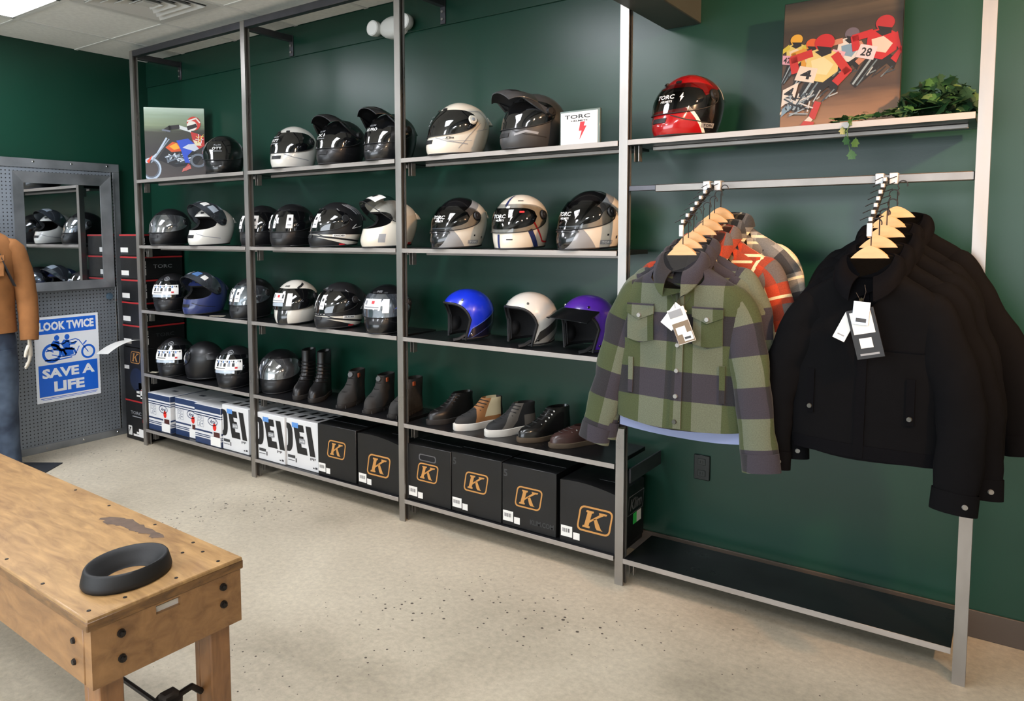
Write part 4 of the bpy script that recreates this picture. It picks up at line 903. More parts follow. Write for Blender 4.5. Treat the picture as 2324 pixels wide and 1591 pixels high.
# small picture
t = thing('picture_panel', 'small printed picture of a motorcycle racer on a green and brown blur', 'picture', (.205, .177, Z1 + .001), math.radians(48.5))
W1 = .40
bgm = pmat_two('blurred_track_print', [(0, '#4a3f3c'), (.2, '#3c3634'), (.42, '#2e2a29'), (.66, '#3a3a30'), (.76, '#7d8a6c'), (.9, '#8fa08a'), (1, '#b9c9bb')], 2, 0, .5, .4, 3., .12, (1, 1, 14))
MB().box(-W1 / 2, W1 / 2, 0, .018, 0, .498, bev=.0015).obj('panel', bgm, t)
p = Pic(W1)
p.ring('#aebccb', .09, .19, .17, .19, .82); p.ring('#5d6672', .09, .19, .13, .15, .9); p.poly('#15161a', [(.2, .35), (.5, .22), (.86, .28), (.96, .42), (.74, .55), (.5, .6), (.34, .56)])
for k in range(26): p.line(random.choice(['#8e99a6', '#c6ced6', '#394049', '#626c78', '#20242a']), .014 + .012 * random.random(), [(.3 + .5 * random.random(), .28 + .2 * random.random()), (.34 + .5 * random.random(), .3 + .2 * random.random())])
p.line('#b8c4d2', .03, [(.02, .3), (.2, .45), (.36, .72)]); p.line('#8d9aa8', .02, [(.1, .3), (.4, .7)])
p.poly('#d2521e', [(.34, .56), (.44, .48), (.6, .5), (.6, .62), (.46, .66)]); p.poly('#efa52d', [(.4, .58), (.48, .52), (.58, .55), (.52, .64)]); p.poly('#e0431f', [(.02, .32), (.12, .42), (.06, .28)])
p.poly('#2b4fc0', [(.52, .68), (.72, .72), (.86, .6), (.8, .52), (.7, .42), (.74, .3), (.66, .3), (.6, .5), (.56, .6)]); p.poly('#c7ccd8', [(.62, .56), (.82, .5), (.92, .56), (.9, .64), (.72, .62)])
p.poly('#c2322e', [(.76, .84), (.9, .8), (.99, .74), (.99, .6), (.9, .54), (.8, .66)]); p.poly('#e3d7b0', [(.8, .7), (.92, .66), (.94, .6), (.84, .6)])
for k in range(10): p.line(random.choice(['#e8d7d4', '#9d2420', '#e8c25a']), .012, [(.8 + .18 * random.random(), .6 + .2 * random.random()), (.82 + .16 * random.random(), .6 + .2 * random.random())])
p.line('#d6dad8', .06, [(.76, .86), (.56, .92)]); p.line('#241f20', .07, [(.56, .92), (.42, .9), (.36, .86)])
p.oval('#d23a2c', .82, .98, .115, .12); p.oval('#e9e2d6', .79, .94, .085, .085); p.poly('#2a2220', [(.7, .93), (.86, .98), (.88, .92), (.72, .86)]); p.line('#e9e2d6', .025, [(.72, 1.02), (.86, 1.07), (.92, 1.0)])
p.line('#b5423a', .05, [(.72, .26), (.66, .18)]); p.poly('#c86a60', [(.6, .14), (.76, .2), (.74, .26), (.62, .2)]); p.ring('#6d747e', .88, .34, .14, .12, .7)
p.line('#6e7380', .03, [(.3, .86), (.42, .84)])
p.done(t)
# large picture
t = thing('picture_panel', 'large printed picture of flat-track racers on a brown dirt track', 'picture', (4.392, .225, Z1 + .001), 0)
W2 = .405
bg2 = pmat_two('dirt_track_print', [(0, '#87684c'), (.18, '#6f543d'), (.3, '#3a2c23'), (.42, '#46372b'), (.62, '#392e25'), (.8, '#2c2621'), (.9, '#463e33'), (1., '#201f1d')], 2, 0, .5, .45, 4., .16, (1, 1, 9))
o = MB().box(-W2 / 2, W2 / 2, 0, .022, 0, .505, bev=.0015).obj('panel', bg2, t); t.rotation_euler = (math.radians(-4), 0, 0)
p = Pic(W2, .55)
racer(p, .50, .46, .46, '#dfe3e6', '#c98a72', '#6b6577', plate='#e6b6cf', num='10', lean=-.12, trim='#7fa6c8')
racer(p, .76, .40, .58, '#c3242c', '#c3242c', '#b32630', plate='#e2ddea', num='28', lean=-.08, trim='#ded4cc')
racer(p, .10, .50, .42, '#d9d07a', '#cfc84a', '#e3b33c', plate='#d8a9c2', num='42', lean=.05, trim='#e8dfc8')
racer(p, .22, .46, .40, '#d9a23a', '#d9a23a', '#d8622a', lean=.0)
racer(p, .28, .22, .66, '#e3d58d', '#c62f2c', '#c3252b', plate='#e6e2da', num='4', lean=-.04, trim='#f0e7b8')
p.line('#c3352f', .06, [(.33, .26), (.29, .14)]); p.line('#e8dfd6', .05, [(.27, .12), (.25, .1)]); p.poly('#c8453f', [(.18, .06), (.3, .05), (.31, .09), (.22, .11)])
p.poly('#e6e2da', [(.01, .26), (.13, .34), (.16, .48), (.02, .42)]); p.text('#1c1c22', '4', .075, .385, .11, .08, -.3)
p.line('#e8d9c0', .03, [(.0, .2), (.18, .33)]); p.poly('#7fa3bd', [(.01, .16), (.1, .24), (.12, .32), (.02, .24)])
for k in range(24): p.line(random.choice(['#9fb4c2', '#33414e', '#d8dde0', '#1d2126']), .012, [(.02 + .26 * random.random(), .16 + .2 * random.random()), (.04 + .26 * random.random(), .18 + .2 * random.random())])
p.done(t)
# small white sign in a glass block
t = thing('counter_sign', 'small white sign with red lightning bolt on the top shelf', 'sign', (3.41, .05, Z1 + .001), math.radians(-2))
MB().box(-.098, .098, .004, .02, 0, .152, bev=.002).obj('sign_block', get('sign_edge', '#6f7f7c', .15), t)
b = MB(); b.box(-.092, .088, .0015, .0039, .004, .144); b.obj('sign_face', get('sign_white', '#dededb', .3), t, smooth=False)
Fs = lambda u, v: (u, .0008, v)
b = MB(); put_text(b, 'TORC', -.01, .124, .017, Fs, w=.125, bold=.02); put_text(b, 'HELMETS', -.0, .106, .007, Fs, w=.08, bold=.02); b.obj('lettering', BPRINT, t, smooth=False)
b = MB(); poly2d(b, [(.005, .10), (.028, .10), (.022, .082), (.036, .082), (.0, .022), (.012, .062), (-.002, .062)], Fs); b.obj('lightning_bolt', RPRINT, t, smooth=False)
# ivy
t = thing('ivy_plant', 'pile of trailing green ivy leaves at the right end of the top shelf', 'plant', (4.7, .12, Z1))
LG = [get('ivy_green_%d' % k, c, .45, var=.25, vscale=20.) for k, c in enumerate(('#264a28', '#335a30', '#1c3822', '#557044'))]
def leaf_mesh(m):
    o = [(0, -.5), (.16, -.46), (.34, -.5), (.3, -.26), (.5, -.1), (.32, .04), (.24, .26), (.1, .3), (0, .5), (-.1, .3), (-.24, .26), (-.32, .04), (-.5, -.1), (-.3, -.26), (-.34, -.5), (-.16, -.46)]
    b = MB(); c = [(0, 0, .0)] + [(x, y, -.16 * abs(x) ** 1.3 - .1 * y * y) for x, y in o]; n = len(o)
    b.add(c, [(0, 1 + k, 1 + (k + 1) % n) for k in range(n)]); return b.mesh('leaf', m, ang=80)
LM = [leaf_mesh(m) for m in LG]
rnd = random.Random(3)
for k in range(150):
    u = rnd.random(); a = rnd.random() * 2 * PI; r = math.sqrt(rnd.random())
    cx, cy = .015 + .125 * r * math.cos(a), .02 + .10 * r * math.sin(a); top_ = .125 * max(0, 1 - (r * 1.0) ** 2) ** .7
    z = .018 + top_ * (.35 + .65 * rnd.random()); s_ = .036 + .034 * rnd.random()
    link('leaf', LM[rnd.choice([0, 0, 1, 2, 2, 2, 3])], t, (cx, cy, z), (rnd.uniform(.2, 1.3), rnd.uniform(-.6, .6), rnd.uniform(-PI, PI) * .6 + .3), s_)
for k in range(34):
    u = k / 33; link('leaf', LM[rnd.choice([0, 1, 3, 3])], t, (-.10 - .19 * u + rnd.uniform(-.01, .01), -.07 + rnd.uniform(-.045, .05), .014 + .02 * rnd.random() * (1.3 - u)), (rnd.uniform(-.2, .7), rnd.uniform(-.4, .4), rnd.uniform(-PI, PI)), .022 + .02 * rnd.random())
path = [(-.14, -.10, .02), (-.215, -.122, .012), (-.232, -.130, -.03), (-.226, -.129, -.07), (-.218, -.128, -.115)]
b = MB(); b.tube(path, .0018, 6); b.obj('vine', LG[1], t)
b = MB(); b.tube([(.1, .0, .05), (-.05, -.05, .03), (-.2, -.08, .012), (-.29, -.06, .012)], .002, 6); b.obj('vine', LG[1], t)
for (x, y, z, s_, rz) in ((-.245, -.130, -.028, .03, .6), (-.232, -.134, -.062, .034, 2.6), (-.205, -.134, -.072, .034, -2.4), (-.214, -.133, -.112, .036, 3.0), (-.222, -.131, .0, .03, 1.2)):
    link('leaf', LM[1], t, (x, y, z), (1.35, 0, rz), s_)

# ------------------------------------------------------------------ wall fittings
t = thing('emergency_light', 'white two-headed emergency light high on the green wall', 'emergency light', (2.075, YB - .01, 2.672))
EW = get('lamp_housing_white', '#c9c9c4', .4)
b = MB(); b.loft([[(.10 * s_ * math.cos(2 * PI * k / 28), -dd, .062 * s_ * math.sin(2 * PI * k / 28)) for k in range(28)] for s_, dd in ((1, .001), (1.0, .02), (.93, .04), (.75, .055), (.4, .062))]); b.obj('housing', EW, t)
for sd in (-1, 1):
    x = sd * .115; b = MB()
    b.loft([[(x - sd * .0 + r * math.cos(2 * PI * k / 20), yy, .004 + r * math.sin(2 * PI * k / 20)) for k in range(20)] for r, yy in ((.022, -.012), (.04, -.03), (.045, -.055), (.043, -.075))]); hd = b.obj('lamp_head', EW, t)
    MB().cyl((x, -.0765, .004), (x, -.074, .004), .036, .036, 20).obj('lens', get('lamp_lens', '#e8e8e4', .1, 0, coat=1.), hd)
t = thing('wall_outlet', 'dark wall outlet plate low on the wall between plaid sleeve and bottom board', 'outlet', (3.858, YB - .001, .457))
MB().box(-.036, .036, -.008, 0, -.057, .057, bev=.003).obj('cover_plate', get('outlet_black', '#131a18', .4), t)
for s_ in (-1, 1):
    so_ = MB().box(-.017, .017, -.0105, -.008, s_ * .026 - .014, s_ * .026 + .014, bev=.002).obj('socket', get('outlet_face', '#1c2422', .35), t)
    for q in (-1, 1): MB().box(q * .006 - .0012, q * .006 + .0012, -.0112, -.0104, s_ * .026 - .006, s_ * .026 + .006).obj('slot', LINER, so_, smooth=False)
# paper slips on the shelves
for lb, x, y, z, rz, w in (('white paper slip lying under the black helmet on the third shelf', .80, .055, Z3, .5, .10), ('small cream paper slip at the left end of the fourth shelf', .035, .06, Z4, .3, .06)):
    o = MB().box(-w / 2, w / 2, -.014, .014, 0, .0015).obj('paper_slip', get('slip_paper', '#d9cfb8', .7), smooth=False); o.location = (x, y, z + .0008); o.rotation_euler = (0, 0, rz); tag(o, lb, 'paper')

# ------------------------------------------------------------------ hanging garments
def uvmat_plaid(name, kind):
    m, nt, b = nmat(name); uv = N(nt, 'ShaderNodeUVMap'); uv.uv_map = 'UVMap'; sp = N(nt, 'ShaderNodeSeparateXYZ'); L(nt, uv.outputs[0], sp.inputs[0])
    b.inputs['Roughness'].default_value = .9; b.inputs['Specular IOR Level'].default_value = .15; b.inputs['Sheen Weight'].default_value = .12
    def band(axis, per, a, c, ph=0.):
        q = N(nt, 'ShaderNodeMath', operation='MULTIPLY_ADD'); L(nt, sp.outputs[axis], q.inputs[0]); q.inputs[1].default_value = 1 / per; q.inputs[2].default_value = ph
        f = N(nt, 'ShaderNodeMath', operation='FRACT'); L(nt, q.outputs[0], f.inputs[0])
        g1 = N(nt, 'ShaderNodeMath', operation='GREATER_THAN'); L(nt, f.outputs[0], g1.inputs[0]); g1.inputs[1].default_value = a
        g2 = N(nt, 'ShaderNodeMath', operation='LESS_THAN'); L(nt, f.outputs[0], g2.inputs[0]); g2.inputs[1].default_value = c
        ml = N(nt, 'ShaderNodeMath', operation='MULTIPLY'); L(nt, g1.outputs[0], ml.inputs[0]); L(nt, g2.outputs[0], ml.inputs[1]); return ml.outputs[0]
    def mix(fac, A, B):
        mx = N(nt, 'ShaderNodeMix', data_type='RGBA')
        if hasattr(fac, 'is_linked') or not isinstance(fac, (int, float)): L(nt, fac, mx.inputs['Factor'])
        else: mx.inputs['Factor'].default_value = fac
        for k, v in (('A', A), ('B', B)):
            if isinstance(v, str): mx.inputs[k].default_value = lin(v)
            else: L(nt, v, mx.inputs[k])
        return mx.outputs['Result']
    if kind == 'green':
        v1 = band(0, .20, 0., .5, .18); h1 = band(1, .205, 0., .5, .42)
        light = mix(v1, '#5d6252', '#414930'); dark = mix(v1, '#37343b', '#2a292c'); col = mix(h1, light, dark)
    elif kind == 'red':
        v1 = band(0, .12, 0., .45, .1); h1 = band(1, .12, 0., .45, .3); base = mix(v1, '#a83c22', '#8c3a26'); col = mix(h1, base, mix(v1, '#8a3a28', '#5a5350'))
        for ax, ph in ((0, .75), (1, .9)): col = mix(band(ax, .12, .46, .54, ph - .75), col, '#d8c39a')
    else:
        v1 = band(0, .13, 0., .5, .1); h1 = band(1, .13, 0., .5, .3); col = mix(h1, mix(v1, '#8b8881', '#6c6a66'), mix(v1, '#4e4d4c', '#353638'))
        for ax in (0, 1): col = mix(band(ax, .13, .53, .6), col, '#c9bfa2')
    ns = N(nt, 'ShaderNodeTexNoise', i={'Scale': 260., 'Detail': 2.}); L(nt, uv.outputs[0], ns.inputs['Vector'])
    mr = N(nt, 'ShaderNodeMapRange', i={'From Min': .3, 'From Max': .7, 'To Min': .86, 'To Max': 1.12}); L(nt, ns.outputs['Fac'], mr.inputs['Value'])
    sc = N(nt, 'ShaderNodeVectorMath', operation='SCALE'); L(nt, col, sc.inputs[0]); L(nt, mr.outputs[0], sc.inputs['Scale']); L(nt, sc.outputs[0], b.inputs['Base Color'])
    bp = N(nt, 'ShaderNodeBump', i={'Strength': .15, 'Distance': .001}); L(nt, ns.outputs['Fac'], bp.inputs['Height']); L(nt, bp.outputs[0], b.inputs['Normal']); return m
def set_uv(me, uvs):
    l = me.uv_layers.new(name='UVMap')
    for lp in me.loops: l.data[lp.index].uv = uvs[lp.vertex_index]
class Garment:
    def __init__(s, L_=.69, hw=.245, dp=.05, seed=1, wr=.007, drop=.03, vneck=.095, shoulder=.07):
        s.L, s.hw, s.dp, s.seed, s.wr, s.drop, s.vneck, s.shl = L_, hw, dp, seed, wr, drop, vneck, shoulder
        s.zt, s.wt = pchip([-1.2, -.69, -.6, -.36, -.25, -.18, -.138, -.11, -.08, -.044, -.015, .0, .02], [hw * .97, hw * .97, hw * .98, hw * 1.0, hw * 1.0, hw * .985, hw * .95, hw * .88, hw * .73, hw * .48, hw * .33, .068, .06])
    def w(s, z): return float(np.interp(z, s.zt, s.wt))
    def dep(s, z): return s.dp * (1.0 if z < -.1 else max(.55, 1 + (z + .1) * 3.4)) * (1 + .25 * min(1, max(0, (-z - .1) / .5)))
    def wrk(s, x, z): 
        sd = s.seed * 3.1
        return s.wr * (math.sin(9 * x + 5 * z + sd) * .5 + math.sin(23 * x - 11 * z + sd * 2) * .3 + .9 * noise.noise((x * 7 + sd, z * 4.5, sd))) * min(1, max(.1, -z * 6))
    def front(s, x, z, off=0.):
        q = min(abs(x) / s.w(z), 1); return Vector((x, -s.dep(z) * (1 - q ** 2.6) ** (1 / 2.2) + s.wrk(x, z) - off, z))
    def back(s, x, z):
        q = min(abs(x) / s.w(z), 1); return Vector((x, s.dep(z) * .8 * (1 - q ** 2.6) ** (1 / 2.2) + s.wrk(x + 3, z), z))
    def torso(s, name, mat, parent):
        n, m = 40, 44; b = MB(); uvs = []; rings = []
        for i in range(m + 1):
            v = i / m; r = []
            for k in range(n):
                a = 2 * PI * k / n; c = math.copysign(abs(math.cos(a)) ** .9, math.cos(a)); fr = math.sin(a) < 0
                fx = abs(c); hem = -s.L - (0 if fr else s.drop) + (.018 * fx ** 2 if fr else 0)
                top = (-.008 if not fr else -s.vneck * max(0., 1 - (fx / 1.0) ** 2) - .008) if True else 0
                z = hem + (top - hem) * v
                x = c * s.w(z); p = s.front(x, z) if fr else s.back(x, z); r.append(p); uvs.append((x + (0 if fr else .07), z))
            rings.append(r)
        b.loft(rings, 0, False, False); me = b.mesh(name, mat, ang=80); set_uv(me, uvs); return link(name, me, parent)
    def sleeve(s, sd, mat, parent, pts, r0=.082, r1=.056, cuff=None, seed=0, buttons=None):
        n = 20; P_ = [Vector(p) for p in pts]; path = []
        for i in range(len(P_) - 1):
            a = P_[max(i - 1, 0)]; b_ = P_[i]; c = P_[i + 1]; d_ = P_[min(i + 2, len(P_) - 1)]
            for k in range(8):
                t_ = k / 8; path.append(.5 * ((2 * b_) + (c - a) * t_ + (2 * a - 5 * b_ + 4 * c - d_) * t_ ** 2 + (3 * b_ - a - 3 * c + d_) * t_ ** 3))
        path.append(P_[-1]); m = len(path); b = MB(); rings = []; uvs = []; ln = 0
        for i in range(m):
            T = (path[min(i + 1, m - 1)] - path[max(i - 1, 0)]).normalized(); side = T.cross(Vector((0, 1, 0))).normalized(); fr = side.cross(T)
            if i: ln += (path[i] - path[i - 1]).length
            t_ = i / (m - 1); rx = (r0 + (r1 - r0) * t_ ** .8) * min(1, .62 + i * .06); ry = (r0 + (r1 - r0) * t_ ** .8) * .52 * min(1, .55 + i * .08)
            r = []
            for k in range(n):
                a = 2 * PI * k / n; wk = 1 + .10 * noise.noise((math.cos(a) * 1.5 + seed * 7, math.sin(a) * 1.5, ln * 9)) + .05 * math.sin(ln * 42 + a * 2 + seed)
                r.append(path[i] + side * (rx * math.cos(a) * wk) + fr * (ry * math.sin(a) * wk)); uvs.append((.03 + rx * math.cos(a) * 1.1 + seed * .031, -ln * 1.0 - .05))
            rings.append(r)
        b.loft(rings, 0, True, False); me = b.mesh('sleeve', mat, ang=80); set_uv(me, uvs); o = link('sleeve', me, parent)
        if cuff:
            b = MB(); e = path[-1]; T = (path[-1] - path[-3]).normalized(); side = Vector((1, 0, 0)); side = (side - T * side.dot(T)).normalized(); fr = T.cross(side); rr = []
            for q, g in ((0.0, 1.05), (.0, 1.09), (.062, 1.1), (.062, 1.0), (.03, .98)): rr.append([e + T * (q - .052) + side * (r1 * g * math.cos(2 * PI * k / n)) + fr * (r1 * g * .56 * math.sin(2 * PI * k / n)) for k in range(n)])
            b.loft(rr, 0, False, False); me = b.mesh('cuff', cuff, ang=50); set_uv(me, [(v.co.x * 1.0, v.co.z) for v in me.vertices]); c = link('cuff', me, o)
            if buttons:
                p0 = e + T * -.02 + side * (r1 * .55) - Vector((0, r1 * .5, 0)); MB().cyl(p0, p0 + Vector((.002, -.004, 0)), .008, .007, 12).obj('cuff_button', buttons, o)
        return o
    def collar(s, mat, parent, spread=.5, pt=.085, stand=.035):
        b = MB(); n, m = 30, 6; rows = []; uvs = []
        def cp(a, v):   # a: -1..1 front-left -> back -> front-right ; v 0 inner top .. 1 outer edge
            th = a * PI * .90; c, sn = math.cos(th), math.sin(th)       # th=0 is the back
            inner = Vector((.066 * sn, .045 * c - .006, stand * (.35 + .65 * (c + 1) / 2) - .055 * max(0, -c)))
            fr = max(0., -c)
            outer = Vector((sn * (.098 + .03 * fr * spread), .070 * c - .030 * fr, -.022 + (.0 - pt) * fr ** 1.4 + .004))
            mid = (inner + outer) / 2 + Vector((sn * .012, .012 * c - .012 * fr, .022))
            return inner * (1 - v) ** 2 + mid * (2 * v * (1 - v)) + outer * v * v
        b.slab(lambda u, v: cp(2 * u - 1, v), n, m, lambda u, v: cp(2 * u - 1, v) + Vector((0, .002, -.003)))
        me = b.mesh('collar', mat, ang=60); set_uv(me, [(v.co.x * 1.0 + .04, v.co.z * .8 - .02) for v in me.vertices]); return link('collar', me, parent)
    def fpatch(s, name, mat, parent, x0, x1, z0, z1, off, nu=6, nv=8, point=0., uvshift=(0, 0), thick=.003):
        b = MB()
        def g(u, v, o):
            x = x0 + (x1 - x0) * u; zb = z0 - point * (1 - abs(2 * u - 1)); z = zb + (z1 - zb) * v; return s.front(x, z, o)
        b.slab(lambda u, v: g(u, v, off + thick), nu, nv, lambda u, v: g(u, v, off - .002)); me = b.mesh(name, mat, ang=50)
        set_uv(me, [(v.co.x + uvshift[0], v.co.z + uvshift[1]) for v in me.vertices]); return link(name, me, parent)
    def button(s, mat, parent, x, z, r=.008, off=.006):
        p_ = s.front(x, z, off); return MB().cyl(p_ + Vector((0, .003, 0)), p_ - Vector((0, .003, 0)), r, r * .85, 12).obj('button', mat, parent)
WOOD = get('hanger_wood', '#cfa877', .45, var=.12, vscale=14., stretch=(1, 1, 5))
def hanger_proto():
    b = MB(); n = 22
    def prof(u, top):
        x = -.122 + .244 * u; a = abs(x) / .122; zc = .034 * math.exp(-(abs(x) / .082) ** 3) - .085 * a ** 1.5; th = .046 * (1 - .45 * a); return x, zc + (th / 2 if top else -th / 2)
    pts = [prof(k / n, True) for k in range(n + 1)] + [prof(k / n, False) for k in range(n, -1, -1)]
    b.prism(pts, lambda x, z, t_: (x, -.007 + t_ + .10 * abs(x) ** 2, z - .012), .014)
    body = b.mesh('hanger_body', WOOD, ang=30)
    path = [(0, 0, .03), (0, 0, .097)] + [(.014 - .014 * math.cos(a), 0, .114 + .014 * math.sin(a)) for a in [PI * .0 + k * PI / 8 for k in range(-2, 10)]]
    b = MB(); b.tube(path, .0019, 6); hook = b.mesh('hook', BLACK); return body, hook
HB, HK = hanger_proto()
def hanger(label, x, y, z, rz, group):
    t = thing('coat_hanger', label, 'hanger', (x, y, z), rz, group); link('hanger_body', HB, t); link('hook', HK, t); return t
def display_arm(label, x):
    t = thing('display_arm', label, 'hanging arm', (x, 0., 1.69))
    MB().box(-.034, -.008, -.0035, .044, -.019, .019, bev=.002).obj('rail_clip', STICK_M, t); MB().box(.008, .034, -.0035, .044, -.019, .019, bev=.002).obj('rail_clip', STICK_M, t)
    b = MB(); b.box(-.006, .006, -.350, 0, -.008, .006, bev=.001, X=Matrix.Rotation(math.radians(26.5), 4, 'X')); b.obj('arm_bar', BLACK, t)
    for k in range(7):
        y = -.03 - .045 * k; p0 = Vector((0, y, y * .4985 + .012)); b = MB(); b.box(-.006, .006, y - .01, y + .01, p0.z - .008, p0.z + .006, bev=.002); b.obj('arm_notch', STICK_M if k % 1 == 0 else BLACK, t)
        MB().tube([p0 + Vector((-.03, .0, -.004)), p0 + Vector((-.01, 0, .006)), p0 + Vector((.012, 0, .0)), p0 + Vector((.034, 0, .008))], .0016, 5).obj('wire_tie', BLACK, t)
    b = MB(); b.box(-.008, .008, -.322, -.314, -.192, -.150, bev=.002); b.obj('end_cap', STICK_M, t)
STICK_M = get('grey_metal_paint', '#b9bcbd', .35, .3)
PG, PR, PY = uvmat_plaid('green_plaid', 'green'), uvmat_plaid('red_plaid', 'red'), uvmat_plaid('grey_plaid', 'grey')
BLKF = get('black_cotton', '#09090b', .85, var=.1, vscale=40., bump=.12, bscale=300., spec=.08); BLKC = get('black_corduroy', '#050508', .8, spec=.08, bump=.2, bscale=200.)
LINE = get('pale_blue_lining', '#8f9ac0', .7); TAN = get('tan_label', '#a08f68', .7); DKGREEN = get('dark_green_fabric', '#3a3f31', .9)
BTN = get('grey_button', '#8a8a86', .35, .4); BTND = get('dark_button', '#3b3c36', .4)
def shirt(name, label, mat, x, y, z, rz, group, seed=1, front=False, sw=(0, 0), dp=.045, hw=.245):
    t = thing(name, label, 'shirt', (x, y, z), rz, group)
    g = Garment(.602, hw, dp, seed, .011, .03); g.torso('body', mat, t)
    l, r = sw
    g.sleeve(-1, mat, t, [(-hw * .5, .0, -.13), (-hw * .72, .0, -.158), (-hw * .88, -.008, -.235), (-hw * 1.06 - l * .5, -.02, -.43), (-hw * 1.27 - l, -.04, -.69)], .082, .058, cuff=mat, seed=seed)
    g.sleeve(1, mat, t, [(hw * .5, .0, -.13), (hw * .72, .0, -.158), (hw * .88, -.008, -.235), (hw * 1.02 + r * .5, -.03, -.43), (hw * 1.15 + r, -.05, -.69)], .082, .058, cuff=mat, seed=seed + 2)
    g.collar(mat, t, .25, .115)
    if front:
        b = MB(); b.slab(lambda u, v: g.back((u - .5) * .38, -.70 - .012 * v + .0 * u) + Vector((0, -.004, 0)) if False else Vector(((u - .5) * .46, -.012 + .05 * (1 - abs(2 * u - 1) ** 2), -.575 - .082 * v * (1 - .35 * abs(2 * u - 1) ** 2.2))), 18, 4, lambda u, v: Vector(((u - .5) * .46, -.010 + .05 * (1 - abs(2 * u - 1) ** 2), -.575 - .082 * v * (1 - .35 * abs(2 * u - 1) ** 2.2)))); b.obj('lining', LINE, t)
        g.fpatch('placket', mat, t, -.008, .03, -.595, -.11, .003, 3, 24, 0, (.06, .0))
        b = MB()
        for sd, px in ((-1, -.135), (1, .115)):
            pk = g.fpatch('chest_pocket', mat, t, px - .05, px + .05, -.29, -.185, .003, 6, 6, .012, (.07, .11)); fl = g.fpatch('pocket_flap', mat, t, px - .053, px + .053, -.195, -.16, .008, 6, 4, .022, (.03, .08)); g.button(BTN, fl, px, -.202, .0085, .014)
        for zz_ in (-.30, -.39, -.48, -.57): g.button(BTND if zz_ < -.55 else BTN, t, .010, zz_, .0085, .009)
        for px in (-.17, .165): g.fpatch('pocket_welt', mat, t, px - .01, px + .008, -.49, -.36, .003, 2, 6, 0, (.05, .05))
        MB().box(-.034, .034, .022, .024, -.062, -.012, bev=.001).obj('neck_label', TAN, t)
        b = MB(); put_text(b, 'PATROL', .0, -.036, .014, lambda u, v: (u, .0212, v), w=.05, bold=.02) if False else stickers(b, [(-.026, -.02, -.045, -.022), (-.012, .0, -.045, -.03), (.006, .014, -.045, -.022), (.02, .026, -.04, -.022), (-.02, .02, -.056, -.051)], lambda u, v: (u, .0212, v)); b.obj('label_print', BPRINT, t, smooth=False)
        b = MB(); b.tube([g.front(.005, -.11, .012), g.front(.012, -.16, .016), g.front(.02, -.235, .014)], .005, 6); b.obj('drawcord', DKGREEN, t)
    return t
def hang_tag(label, x, y, z, rx, ry, w, h, mats, rects, rz=0.):
    t = thing('hang_tag', label, 'tag', (x, y, z), rz); t.rotation_euler = (rx, ry, rz)
    MB().box(-w / 2, w / 2, -.0012, .0012, -h, 0, bev=.0005).obj('card', mats, t)
    for q, (nm_, mt, a, b_, c, d_) in enumerate(rects):
        b = MB(); stickers(b, [(a, b_, c, d_)], lambda u, v: (u, -.0018 - .0004 * q, v)); b.obj(nm_, mt, t, smooth=False)
    b = MB(); b.tube([(0, 0, -.008), (.006, .004, .03), (0, .01, .05)], .0008, 5); b.obj('string', BLACK, t)
    return t
AX = 4.005; sl = .5
display_arm('sloping black hanging arm holding the plaid shirts', AX); display_arm('sloping black hanging arm holding the black jackets', 4.592)
shirts = [('grey', PY, 'grey plaid shirt at the back of the left rail arm'), ('grey', PY, 'second grey plaid shirt, just behind the red plaid ones'), ('red', PR, 'red plaid shirt with cream lines, the rear one of two'), ('red', PR, 'red plaid shirt with cream lines, directly behind the green plaid ones'), ('green', PG, 'green plaid shirt, third from the front'), ('green', PG, 'green plaid shirt right behind the front one'), ('green', PG, 'green and charcoal plaid overshirt with tags, front of the left arm')]
hl = ['wooden hanger at the back of the left arm, grey shirt', 'wooden hanger of the second grey plaid shirt', 'wooden hanger of the rear red plaid shirt', 'wooden hanger of the front red plaid shirt', 'wooden hanger third from the front, left arm', 'wooden hanger second from the front, left arm', 'front wooden hanger of the green plaid overshirt']
for k in range(7):
    y = -.03 - .045 * k; z = 1.69 + y * sl - .102; jit = (k % 3 - 1) * .012
    rz = math.radians([-9, 6, -7, 5, -5, 4, -2][k]); xk = AX + [.075, .06, .055, .04, .01, .005, .0][k]
    hanger(hl[k], AX + (xk - AX) * .6, y, z - .012, rz, 'wooden hangers')
    shirt('plaid_shirt', shirts[k][2], shirts[k][1], xk, y, z - .020, rz, 'shirts on the left arm', seed=k + 1, front=(k == 6), sw=((.012, .02) if k == 6 else (.0, .012 * (4 - k))), dp=.05 if k == 6 else .024, hw=.245 if k >= 4 else .25)
fx, fy, fz = AX, -.30, 1.69 - .15 - .106
hang_tag('white and brown hang tag on the green plaid overshirt', AX + .012, -.40, 1.252, 0, math.radians(-22), .062, .125, STICK, [('tag_picture', get('tag_brown', '#7b6a55', .6), -.03, .03, -.123, -.05), ('price_label', STICK, -.006, .028, -.118, -.09), ('price_label', STICK, -.022, .012, -.092, -.066), ('tag_print', GPRINT, -.028, .02, -.03, -.006), ('barcode', GREYP, -.002, .02, -.112, -.104)])
hang_tag('white card tag tucked behind the brown hang tag', AX + .03, -.388, 1.258, 0, math.radians(36), .05, .09, STICK, [('tag_print', GREYP, -.015, .015, -.05, -.044)])
